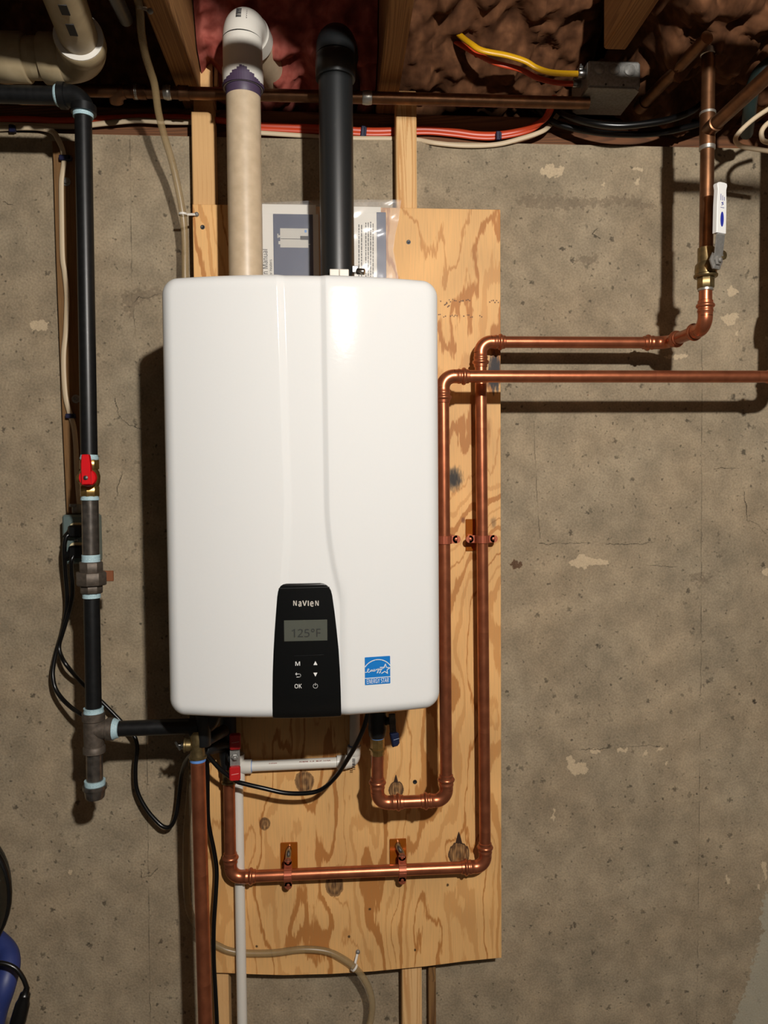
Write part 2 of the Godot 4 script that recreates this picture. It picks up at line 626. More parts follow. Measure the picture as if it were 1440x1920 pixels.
func fill_blob(d: PackedByteArray, w: int, h: int, poly: PackedVector2Array, c: Color, share: float, rag: FastNoiseLite, soft := 3.0) -> void:
	# a stain or scar with a ragged edge, in texture pixels
	var lo := poly[0]
	var hi := poly[0]
	for p in poly:
		lo = lo.min(p)
		hi = hi.max(p)
	for y in range(maxi(0, int(lo.y) - 6), mini(h, int(hi.y) + 7)):
		for x in range(maxi(0, int(lo.x) - 6), mini(w, int(hi.x) + 7)):
			var p := Vector2(x, y) + Vector2(rag.get_noise_2d(x, y), rag.get_noise_2d(x + 900, y)) * soft * 2.0
			if Geometry2D.is_point_in_polygon(p, poly):
				var i := (y * w + x) * 3
				var k := share * (0.86 + 0.3 * rag.get_noise_2d(x * 3.0, y * 3.0))
				d[i] = int(clampf(lerpf(d[i], c.r * 255.0, k), 0, 255))
				d[i + 1] = int(clampf(lerpf(d[i + 1], c.g * 255.0, k), 0, 255))
				d[i + 2] = int(clampf(lerpf(d[i + 2], c.b * 255.0, k), 0, 255))


const WALL_LO := Vector2(-1.1, 0.1)
const WALL_HI := Vector2(1.2, 2.25)
const WALL_W := 1792
const WALL_H := 1664


func wall_px(px: float, py: float) -> Vector2:
	var p := at(px, py, 0.0)
	return Vector2((p.x - WALL_LO.x) / (WALL_HI.x - WALL_LO.x) * WALL_W, (WALL_HI.y - p.y) / (WALL_HI.y - WALL_LO.y) * WALL_H)


func wall_poly(list: Array) -> PackedVector2Array:
	var out := PackedVector2Array()
	for p in list:
		out.append(wall_px(p[0], p[1]))
	return out


func concrete() -> StandardMaterial3D:
	var w := WALL_W
	var h := WALL_H
	var big := grey(noise(0.0035, 101, 3), w, h)
	var mid := grey(noise(0.018, 102, 4), w, h)
	var fine := grey(noise(0.22, 103, 3), w, h)
	var pits := grey(noise(0.075, 104, 3), w, h)
	var hue := grey(noise(0.005, 105, 2), w, h)
	var d := PackedByteArray()
	d.resize(w * h * 3)
	var bump := PackedByteArray()
	bump.resize(w * h)
	for i in w * h:
		var k := 0.73 + big[i] * 0.00050 + mid[i] * 0.00085 + fine[i] * 0.00085
		var pit := pits[i]
		var hgt := 150.0 + (fine[i] - 128) * 0.25 + (mid[i] - 128) * 0.22
		if pit > 202:
			var s := minf(1.0, (pit - 202) / 22.0)
			k *= 1.0 - 0.30 * s
			hgt -= 70.0 * s
		elif pit < 34:
			k *= 1.0 + 0.10 * (34 - pit) / 34.0
		var g := hue[i] * 0.00009 + 0.012
		d[i * 3] = int(minf(255.0, 143.0 * k))
		d[i * 3 + 1] = int(minf(255.0, 127.0 * k * (0.99 + g)))
		d[i * 3 + 2] = int(minf(255.0, 107.0 * k * (0.95 + g * 2.0)))
		bump[i] = int(clampf(hgt, 0.0, 255.0))
	# scattered pock marks, thicker in some places than in others
	var rng := RandomNumberGenerator.new()
	rng.seed = 55
	for n in 5200:
		var cx := rng.randi_range(6, w - 7)
		var cy := rng.randi_range(6, h - 7)
		var size := 0.8 + 3.4 * pow(rng.randf(), 4.0)
		var deep := rng.randf_range(0.08, 0.38)
		if mid[cy * w + cx] < 118 and rng.randf() < 0.75:
			continue
		var lean := rng.randf_range(0.6, 1.7)
		for yy in range(-5, 6):
			for xx in range(-5, 6):
				var q := sqrt(xx * xx * lean + yy * yy / lean) / size + (fine[(cy + yy) * w + cx + xx] - 128) * 0.006
				if q < 1.3:
					var f := 1.0 - deep * (1.0 - smoothstep(0.5, 1.3, q))
					var i := (cy + yy) * w + cx + xx
					for ch in 3:
						d[i * 3 + ch] = int(d[i * 3 + ch] * f)
					bump[i] = int(maxf(0.0, bump[i] - 60.0 * (1.0 - f)))
	var rag := noise(0.09, 106, 3)
	var pale := Color(0.77, 0.69, 0.57)
	for poly in [
		[[1065, 1056], [1078, 1046], [1090, 1037], [1098, 1042], [1112, 1046], [1141, 1051], [1139, 1058], [1110, 1058], [1098, 1067], [1080, 1063]],
		[[1061, 1417], [1070, 1416], [1080, 1430], [1095, 1428], [1105, 1442], [1096, 1450], [1075, 1453], [1064, 1440]],
		[[1106, 1404], [1120, 1404], [1128, 1411], [1110, 1413]], [[1155, 1403], [1178, 1402], [1176, 1409], [1156, 1409]],
		[[1207, 1408], [1214, 1408], [1212, 1418], [1206, 1417]], [[1238, 1400], [1248, 1401], [1236, 1408], [1228, 1409]],
		[[1246, 1427], [1253, 1428], [1252, 1434], [1247, 1433]], [[1036, 1516], [1039, 1516], [1038, 1530], [1042, 1538], [1033, 1537]],
		[[1359, 1640], [1364, 1640], [1370, 1656], [1362, 1658]], [[1422, 1618], [1436, 1616], [1437, 1640], [1433, 1655], [1430, 1628]],
		[[1420, 1658], [1426, 1658], [1423, 1668], [1418, 1667]], [[1361, 545], [1370, 536], [1378, 541], [1387, 548], [1380, 554], [1366, 553]],
		[[1350, 595], [1362, 588], [1383, 586], [1382, 596], [1370, 612], [1358, 604]], [[1378, 622], [1385, 619], [1384, 632], [1379, 630]],
		[[1433, 630], [1440, 628], [1440, 638], [1435, 637]], [[1244, 668], [1262, 665], [1290, 662], [1284, 671], [1262, 674]],
		[[1010, 322], [1028, 306], [1042, 312], [1060, 314], [1052, 328], [1030, 333]], [[1185, 316], [1205, 313], [1206, 320], [1190, 320]],
		[[1190, 340], [1197, 334], [1199, 344], [1192, 348]], [[1126, 345], [1134, 342], [1131, 352]], [[1428, 1070], [1440, 1064], [1440, 1080], [1432, 1078]],
		[[56, 604], [70, 598], [90, 602], [86, 618], [60, 620]], [[128, 1630], [134, 1632], [134, 1638], [128, 1638]],
	]:
		fill_blob(d, w, h, wall_poly(poly), pale, 0.85, rag, 2.0)
	fill_blob(d, w, h, wall_poly([[955, 1054], [966, 1050], [977, 1056], [975, 1067], [962, 1066]]), Color(0.25, 0.15, 0.09), 0.75, rag, 2.0)
	fill_blob(d, w, h, wall_poly([[1440, 1664], [1430, 1690], [1425, 1735], [1431, 1742], [1420, 1772], [1411, 1806], [1400, 1850], [1386, 1885], [1372, 1922], [1560, 1960], [1560, 1600]]), Color(0.63, 0.61, 0.54), 0.9, rag, 4.0)
	for poly in [
		[[1285, 1075], [1335, 1078], [1330, 1092], [1300, 1090]], [[960, 372], [1010, 364], [1090, 372], [1180, 366], [1240, 392], [1150, 384], [1060, 392], [985, 386]],
		[[232, 545], [300, 540], [304, 556], [262, 562], [246, 590], [228, 585]], [[1080, 480], [1120, 482], [1116, 494], [1090, 492]],
		
	]:
		fill_blob(d, w, h, wall_poly(poly), Color(0.33, 0.28, 0.23), 0.32, rag, 5.0)
	# form seams and cracks: thin dark lines beside thin pale ones
	for line in [
		[[1317, 300], [1314, 1240], [1306, 1920]], [[243, 262], [247, 560], [262, 720], [270, 1100], [276, 1500], [281, 1920]], [[1000, 790], [1008, 960], [1012, 1010]],
		[[1010, 1020], [1120, 1018], [1180, 1021], [1240, 1017]], [[1215, 1062], [1270, 1063]], [[1340, 880], [1415, 874]], [[1395, 920], [1401, 975], [1420, 985], [1436, 1002]],
		[[1085, 1406], [1160, 1402], [1240, 1398]], [[214, 745], [222, 780], [240, 796], [268, 806]], [[218, 930], [228, 885], [236, 862]], [[300, 550], [280, 558], [262, 556], [240, 575]],
		[[5, 378], [14, 384], [22, 382]], [[262, 1630], [264, 1646], [280, 1642], [296, 1630]], [[1120, 430], [1112, 440], [1126, 448]],
	]:
		for s in line.size() - 1:
			var a := wall_px(line[s][0], line[s][1])
			var b := wall_px(line[s + 1][0], line[s + 1][1])
			var n := int(a.distance_to(b) * 1.5) + 1
			var seam: bool = line[0][0] in [1317, 243, 1000]
			var wob := 0.7 if seam else 3.0
			for k in n:
				var p := a.lerp(b, float(k) / n)
				p.x += rag.get_noise_2d(p.x * 0.4, p.y * 0.4) * wob
				p.y += rag.get_noise_2d(p.x * 0.4 + 500, p.y * 0.4) * wob
				var strength := clampf(0.5 + rag.get_noise_2d(p.y * 0.2, p.x * 0.2) * 1.2, 0.05, 0.9) * (0.45 if seam else 0.75)
				for o in 3:
					var x := int(p.x) + o
					var y := int(p.y)
					if x < 0 or y < 0 or x >= w or y >= h:
						continue
					var i := y * w + x
					var f := 1.0 - 0.34 * strength if o < 2 else 1.0 + 0.16 * strength
					for ch in 3:
						d[i * 3 + ch] = int(minf(255.0, d[i * 3 + ch] * f))
					bump[i] = int(clampf(bump[i] - (50.0 if o < 2 else -30.0) * strength, 0, 255))
	var m := mat(Color.WHITE, 0.85, 0.0, 0.3)
	m.albedo_texture = tex(Image.create_from_data(w, h, false, Image.FORMAT_RGB8, d))
	m.heightmap_enabled = true
	m.heightmap_texture = tex(Image.create_from_data(w, h, false, Image.FORMAT_L8, bump))
	m.heightmap_scale = 0.25
	return m


const PLY_LO := Vector2(-0.265, 0.498)
const PLY_HI := Vector2(0.335, 2.033)


func plywood_face() -> StandardMaterial3D:
	# rotary-cut pine veneer: broad cathedral bands, wavy bands that go round knots, and fine fibres
	var w := 720
	var h := 1800
	var sx := (PLY_HI.x - PLY_LO.x) / w
	var sy := (PLY_HI.y - PLY_LO.y) / h
	var warp := stretched(noise(0.0055, 201, 2), w, h, 3)
	var warp2 := stretched(noise(0.016, 202, 2), w, h, 4)
	var fibre := stretched(noise(0.35, 203, 2), w, h, 30)
	var jag := stretched(noise(0.12, 204, 2), w, h, 5)
	var tone := grey(noise(0.004, 205, 2), w, h)
	var knots := []   # [x, y, radius, swirl, tail]
	for k in [[742, 1481, 0.013, 1.5, 1], [497, 1545, 0.010, 1.2, 0], [860, 1603, 0.020, 1.7, 1], [572, 1466, 0.017, 1.2, 0], [626, 1660, 0.017, 1.3, 0], [660, 1555, 0.0, 0.9, 0], [380, 1500, 0.012, 1.0, 0]]:
		var p := at(k[0], k[1], BOARD)
		knots.append([p.x - PLY_LO.x, PLY_HI.y - p.y, k[2], k[3], k[4]])
	var d := PackedByteArray()
	d.resize(w * h * 3)
	var early := Color(0.84, 0.655, 0.42)
	var late := Color(0.65, 0.42, 0.20)
	var rough := PackedByteArray()
	for y in h:
		var by := y * sy
		var upper := 1.0 - smoothstep(0.5, 0.8, by)
		var near := []
		for k in knots:
			if absf(by - k[1]) < 0.16:
				near.append(k)
		for x in w:
			var i := y * w + x
			var bx := x * sx
			var f := 0.0
			var dark := 0.0
			var push := 0.0
			var swirl := 0.0
			for k in near:
				var dx: float = bx - k[0]
				var dy: float = by - k[1]
				var q := dx * dx / 0.0009 + dy * dy / 0.0045
				if q > 7.0:
					continue
				var e := exp(-q)
				push += dx * e * 0.85
				swirl += k[3] * exp(-q * 1.6)
				if k[2] > 0.0:
					var rr: float = (sqrt(dx * dx + dy * dy * 0.75) / k[2]) * (1.0 + (jag[i] - 128) * 0.0006 + (warp2[i] - 128) * 0.0016)
					if rr < 1.0:
						dark = maxf(dark, 0.50 + (fibre[i] - 128) * 0.0022 + (jag[i] - 128) * 0.002 + 0.10 * sin(rr * 9.0))
					elif rr < 1.14:
						dark = maxf(dark, 0.78 if k[4] == 1 else 0.45)
					if k[4] == 1 and dy < 0.0 and dy > -k[2] * 2.4 and absf(dx) < k[2] * 0.6 * pow(maxf(0.0, 1.0 + dy / (k[2] * 2.4)), 0.8) and rr >= 1.0:
						dark = 0.97
			var x2 := bx - push
			if upper > 0.0:
				var e := absf(bx - 0.475)
				f += upper * (7.2 * by + 46.0 * e * e + 9.0 * e + (warp2[i] - 128) * 0.005)
			if upper < 1.0:
				var cath := bx - 0.415
				var low := maxf(0.0, by - 0.95)
				f += (1.0 - upper) * (11.0 * x2 + 20.0 * x2 * x2 + (warp[i] - 128) * 0.0105 + (warp2[i] - 128) * 0.005 + low * 7.0 * exp(-cath * cath / 0.0032) + swirl * 0.8)
			f += (jag[i] - 128) * 0.0007 + (fibre[i] - 128) * 0.0005
			var t := f - floorf(f)
			var num := int(floorf(f))
			var thin := 0.62 + 0.2 * sin(num * 1.7 + 1.0)
			var band := smoothstep(thin, thin + 0.10, t) * (1.0 - smoothstep(0.93, 1.0, t))
			var wide := 0.55 + 0.45 * sin(num * 2.4)
			var v := band * clampf(wide, 0.3, 0.85) + (fibre[i] - 128) * 0.0011
			var c := early.lerp(late, clampf(v, 0.0, 1.0))
			var g := 0.93 + tone[i] * 0.00055 + (fibre[i] - 128) * 0.0005
			c = Color(c.r * g, c.g * g, c.b * g)
			if dark > 0.0:
				c = c.lerp(Color(0.17, 0.095, 0.05), clampf(dark, 0.0, 1.0))
			d[i * 3] = int(minf(255.0, c.r * 255.0))
			d[i * 3 + 1] = int(minf(255.0, c.g * 255.0))
			d[i * 3 + 2] = int(minf(255.0, c.b * 255.0))
	# scorch from soldering, a rubbed burn beside the pipe and the rows of faded stamp dots
	var rag := noise(0.08, 206, 3)
	var spot := func(px: float, py: float, rx: float, ry: float, c: Color, share: float, fall: float) -> void:
		var p := at(px, py, BOARD)
		var cx := (p.x - PLY_LO.x) / sx
		var cy := (PLY_HI.y - p.y) / sy
		for yy in range(maxi(0, int(cy - ry * 1.5)), mini(h, int(cy + ry * 1.5) + 1)):
			for xx in range(maxi(0, int(cx - rx * 1.5)), mini(w, int(cx + rx * 1.5) + 1)):
				var q := Vector2((xx - cx) / rx, (yy - cy) / ry).length() + rag.get_noise_2d(xx * 2.0, yy * 0.5) * 0.35
				var k := share * (1.0 - smoothstep(1.0 - fall, 1.0 + fall * 0.4, q))
				if k > 0.0:
					var i := (yy * w + xx) * 3
					d[i] = int(lerpf(d[i], c.r * 255.0, k))
					d[i + 1] = int(lerpf(d[i + 1], c.g * 255.0, k))
					d[i + 2] = int(lerpf(d[i + 2], c.b * 255.0, k))
	spot.call(849, 898, 24.0, 28.0, Color(0.13, 0.12, 0.11), 0.95, 0.75)
	spot.call(927, 700, 17.0, 46.0, Color(0.11, 0.10, 0.12), 0.92, 0.4)
	spot.call(915, 800, 9.0, 22.0, Color(0.6, 0.42, 0.24), 0.4, 0.7)
	spot.call(925, 980, 8.0, 14.0, Color(0.35, 0.27, 0.18), 0.5, 0.7)
	spot.call(868, 976, 5.0, 8.0, Color(0.42, 0.24, 0.12), 0.7, 0.5)
	var rng := RandomNumberGenerator.new()
	rng.seed = 7
	for row in [[826, 564, 42], [858, 564, 24], [918, 565, 18], [822, 592, 30], [850, 593, 40], [893, 593, 16]]:
		for k in int(row[2] / 3.0):
			if rng.randf() < 0.65:
				spot.call(row[0] + k * 3.2, row[1] + rng.randf_range(-2.5, 2.5), 1.6, 1.6, Color(0.25, 0.15, 0.1), 0.8, 0.3)
	for k in 9:
		spot.call(833 + rng.randf_range(0, 12), 566 + k * 1.2, 1.6, 1.6, Color(0.25, 0.15, 0.1), 0.8, 0.3)
	for p in [[654, 1757], [481, 1775], [778, 1782], [839, 1660], [693, 1705]]:
		spot.call(p[0], p[1], 3.2, 3.6, Color(0.22, 0.15, 0.07), 0.85, 0.4)
	var m := mat(Color.WHITE, 0.62, 0.0, 0.45)
	m.albedo_texture = tex(Image.create_from_data(w, h, false, Image.FORMAT_RGB8, d))
	return m


# ------------------------------------------------------------------ the room
const JOISTS := [-1.816, -1.430, -1.044, -0.658, -0.271, 0.115, 0.500, 0.886, 1.272, 1.658, 2.044, 2.430]


func structure(called: String, label: String, st: SurfaceTool, m: Material) -> MeshInstance3D:
	var o := part(self, called, st, m)
	tag(o, label, "", "", "structure")
	return o


func room() -> void:
	var st := mb()
	var u0 := (-2.6 - WALL_LO.x) / (WALL_HI.x - WALL_LO.x)
	var u1 := (2.8 - WALL_LO.x) / (WALL_HI.x - WALL_LO.x)
	var v0 := (WALL_HI.y - 2.185) / (WALL_HI.y - WALL_LO.y)
	var v1 := (WALL_HI.y - 0.0) / (WALL_HI.y - WALL_LO.y)
	quad(st, Vector3(-2.6, 0, 0), Vector3(2.8, 0, 0), Vector3(2.8, 2.185, 0), Vector3(-2.6, 2.185, 0), Vector3(0, 0, 1), Vector2(u0, v1), Vector2(u1, v1), Vector2(u1, v0), Vector2(u0, v0))
	quad(st, Vector3(-2.6, 2.185, 0), Vector3(2.8, 2.185, 0), Vector3(2.8, 2.185, -0.2), Vector3(-2.6, 2.185, -0.2), Vector3(0, 1, 0), Vector2(u0, v0), Vector2(u1, v0), Vector2(u1, v0 - 0.09), Vector2(u0, v0 - 0.09))
	quad(st, Vector3(-2.6, 0, -0.2), Vector3(2.8, 0, -0.2), Vector3(2.8, 2.185, -0.2), Vector3(-2.6, 2.185, -0.2), Vector3(0, 0, -1))
	structure("wall_back", "grey brown poured concrete basement wall with form seams and pale chipped spots", st, M.concrete)
	st = mb()
	box(st, Vector3(0.1, -0.05, 2.2), Vector3(5.6, 0.1, 5.0))
	structure("floor", "concrete basement floor", st, M.floor)
	st = mb()
	box(st, Vector3(-2.65, 1.25, 2.2), Vector3(0.1, 2.5, 5.0))
	structure("wall_left", "painted basement side wall to the left", st, M.room_paint)
	st = mb()
	box(st, Vector3(2.85, 1.25, 2.2), Vector3(0.1, 2.5, 5.0))
	structure("wall_right", "painted basement side wall to the right", st, M.room_paint)
	st = mb()
	box(st, Vector3(0.1, 1.25, 4.75), Vector3(5.6, 2.5, 0.1))
	structure("wall_front", "painted basement wall opposite the water heater", st, M.room_paint)
	st = mb()
	box(st, Vector3(0.1, 2.2175, -0.097), Vector3(5.4, 0.065, 0.15), 0.003)
	structure("trim_1", "dark wooden sill plate lying on top of the concrete wall", st, M.sill)
	st = mb()
	box(st, Vector3(0.1, 2.37, -0.15), Vector3(5.4, 0.24, 0.04))
	structure("trim_2", "dark wooden rim board above the sill plate", st, M.sill)
	var ceiling := thing("ceiling", "open basement ceiling of wooden joists under board subfloor", "", Vector3(0.1, 2.25, 2.2), "", "structure")
	st = mb()
	box(st, Vector3(0.1, 2.505, 2.2), Vector3(5.6, 0.03, 5.0))
	part(ceiling, "subfloor", st, M.subfloor)
	for x in JOISTS:
		st = mb()
		var z0 := 0.225 if absf(x - 0.5) < 0.01 else -0.13
		box(st, Vector3(x, 2.37, (z0 + 4.67) * 0.5), Vector3(0.04, 0.24, 4.67 - z0), 0.003)
		part(ceiling, "joist", st, M.joist)


func batt(called: String, label: String, x0: float, x1: float, path: Array, m: Material, sd: int, rough: float, droop := 0.0) -> void:
	# a lumpy blanket: a closed outline in y and z, swept across the bay and crumpled
	var nz := noise(7.0, sd, 4)
	nz.fractal_gain = 0.42
	var curl := noise(16.0, sd + 5, 2, FastNoiseLite.TYPE_SIMPLEX)
	curl.fractal_type = FastNoiseLite.FRACTAL_RIDGED
	var line := PackedVector3Array()
	for p in path:
		line.append(Vector3(0, p[0], p[1]))
	line = smooth(line, 12)
	var cols := 56
	var n := line.size()
	var pts := []
	for i in n:
		var row := PackedVector3Array()
		var t := (line[mini(i + 1, n - 1)] - line[maxi(i - 1, 0)]).normalized()
		var out := Vector3(0, t.z, -t.y)
		for k in cols + 1:
			var p := line[i] + Vector3(lerpf(x0, x1, float(k) / cols), 0, 0)
			var amp := rough * (nz.get_noise_3dv(p * 1.6) * 1.7 + curl.get_noise_3dv(p) * 0.22)
			if p.y < 2.37:
				p.y -= droop * smoothstep(x0 + 0.06, x0 + 0.12, p.x) * (1.0 - smoothstep(2.33, 2.37, p.y))
			var edge := minf(1.0, minf(k, cols - k) / 3.0)
			row.append(p - out * amp * (0.35 + 0.65 * edge) + Vector3(0, 0, (1.0 - edge) * -0.012))
		pts.append(row)
	var st := mb()
	st.set_smooth_group(0)
	for i in n - 1:
		for k in cols:
			var q := [pts[i][k], pts[i][k + 1], pts[i + 1][k + 1], pts[i + 1][k]]
			for o in [0, 2, 1, 0, 3, 2]:
				st.set_uv(Vector2(q[o].x, q[o].y))
				st.add_vertex(q[o])
	st.index()
	st.generate_normals()
	single(called, label, "insulation", st, m)


func insulation() -> void:
	var std := [[2.262, -0.12], [2.285, 0.0], [2.31, 0.075], [2.37, 0.10], [2.43, 0.15], [2.455, 0.26], [2.46, 0.6], [2.46, 1.2], [2.486, 1.2], [2.486, -0.12]]
	batt("insulation_batt", "dark pink fibreglass insulation in the joist bay behind the white and black vent elbows", -0.248, 0.093, std, M.pink, 301, 0.03)
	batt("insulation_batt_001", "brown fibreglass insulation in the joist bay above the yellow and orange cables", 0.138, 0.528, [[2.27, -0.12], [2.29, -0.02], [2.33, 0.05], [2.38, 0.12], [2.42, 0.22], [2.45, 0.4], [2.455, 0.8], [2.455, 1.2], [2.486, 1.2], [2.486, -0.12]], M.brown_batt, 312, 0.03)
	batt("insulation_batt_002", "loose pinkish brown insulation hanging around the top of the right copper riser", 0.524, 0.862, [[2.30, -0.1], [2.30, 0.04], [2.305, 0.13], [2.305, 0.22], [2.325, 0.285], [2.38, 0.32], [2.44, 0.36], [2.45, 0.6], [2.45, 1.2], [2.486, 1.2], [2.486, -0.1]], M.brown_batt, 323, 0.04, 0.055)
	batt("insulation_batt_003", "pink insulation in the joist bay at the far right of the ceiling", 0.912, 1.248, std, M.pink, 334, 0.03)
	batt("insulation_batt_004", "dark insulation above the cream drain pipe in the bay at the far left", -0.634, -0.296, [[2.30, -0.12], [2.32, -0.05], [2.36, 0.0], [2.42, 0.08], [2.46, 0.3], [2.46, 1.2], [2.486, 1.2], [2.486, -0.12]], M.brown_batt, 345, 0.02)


func studs() -> void:
	var st := mb()
	# upright strips, the top of the left one rounded off
	prism(st, PackedVector2Array([Vector2(-0.267, 0.0), Vector2(-0.224, 0.0), Vector2(-0.224, 2.204), Vector2(-0.228, 2.212), Vector2(-0.236, 2.2165), Vector2(-0.267, 2.2165)]), 0.037, Transform3D(Basis(), Vector3(0, 0, 0.001)), 0.002)
	single("furring_strip", "light wood furring strip behind the plywood's left side, its rounded top below the copper pipe", "furring strip", st, M.wood_new)
	st = mb()
	box(st, Vector3(0.151, 1.133, 0.0195), Vector3(0.041, 2.266, 0.037), 0.002)
	single("furring_strip_001", "light wood furring strip behind the plywood to the right of the black vent pipe", "furring strip", st, M.wood_new)
	st = mb()
	box(st, Vector3(0.195, 0.45, 0.011), Vector3(0.016, 0.9, 0.021), 0.001)
	single("wood_strip", "thin brown wood strip beside the right furring strip under the plywood board", "wood strip", st, M.wood_old)
	st = mb()
	var poly := PackedVector2Array()
	for p in [[363, 218], [363, 105], [376, 101], [384, 96], [389, 97], [392, 93], [398, 95], [399, 218]]:
		var q := at(p[0], p[1], 0.02)
		poly.append(Vector2(q.x, q.y))
	prism(st, poly, 0.05, Transform3D(Basis(), Vector3(0, 0, -0.03)), 0.001)
	var t := thing("wood_block", "sawn wood block with a splintered top behind the copper pipe beside the white vent", "wood block", Vector3(-0.245, 2.2, 0.0))
	part(t, "block", st, M.wood_new)
	st = mb()
	poly = PackedVector2Array()
	for p in [[401, 160], [402, 109], [404, 112], [408, 106], [407, 160]]:
		var q := at(p[0], p[1], 0.02)
		poly.append(Vector2(q.x, q.y))
	prism(st, poly, 0.03, Transform3D(Basis(), Vector3(0, 0, -0.012)))
	part(t, "splinter", st, M.wood_new)


func plywood() -> void:
	var t := thing("plywood_panel", "tall knotty pine plywood backing board with a scorched spot beside the copper pipe", "plywood", Vector3(0.035, 0.5, 0.046))
	var poly := PackedVector2Array()
	for p in [[-0.265, 2.0335], [0.335, 2.0325], [0.335, 0.515], [0.26, 0.5115], [0.18, 0.505], [0.07, 0.5], [-0.016, 0.499], [-0.11, 0.5015], [-0.166, 0.506], [-0.225, 0.512], [-0.264, 0.515]]:
		poly.append(Vector2(p[0], p[1]))
	var st := mb()
	prism(st, poly, 0.015, Transform3D(Basis(), Vector3(0, 0, BOARD - 0.015)), 0.0008)
	part(t, "board", st, M.plywood)
	for p in [[766, 454], [380, 426], [778, 1466]]:
		screw(t, at(p[0], p[1], BOARD), 0.0045, M.dark_plastic)


# ------------------------------------------------------------------ water heater
const HX := -0.048
const HY := 1.4725
const HW := 0.2195
const HH := 0.3475
const HR := 0.026


func bow(x: float) -> float:
	return 0.340 + 0.036 * (1.0 - (x / HW) * (x / HW))


func edge_in(x: float, y: float) -> float:
	# how far inside the rounded outline
	var q := Vector2(absf(x) - HW + HR, absf(y) - HH + HR)
	return -(q.max(Vector2.ZERO).length() + minf(maxf(q.x, q.y), 0.0) - HR)


func ramp(u: float, half: float) -> float:
	# 0 to 1 over a straight slope with tightly rounded ends
	var a := u + half
	var b := u - half
	var e := 0.0000012
	return (a + sqrt(a * a + e) - b - sqrt(b * b + e)) / (4.0 * half)


func front(x: float, y: float, channel := true) -> float:
	var z := bow(x)
	if channel:
		var low := clampf(-y / 0.135, 0.0, 1.2)
		var xl := lerpf(-0.023, -0.030, clampf(y / 0.33, 0.0, 1.0)) - 0.008 * low * low
		var xr := lerpf(0.037, 0.0355, clampf(y / 0.33, 0.0, 1.0)) + 0.016 * low * low
		z -= 0.0046 * (ramp(x - xl, 0.0055) - ramp(x - xr, 0.0042))
	var d := edge_in(x, y)
	var r := 0.020
	if d < r:
		z -= r - sqrt(maxf(0.0, r * r - (r - d) * (r - d)))
	return z


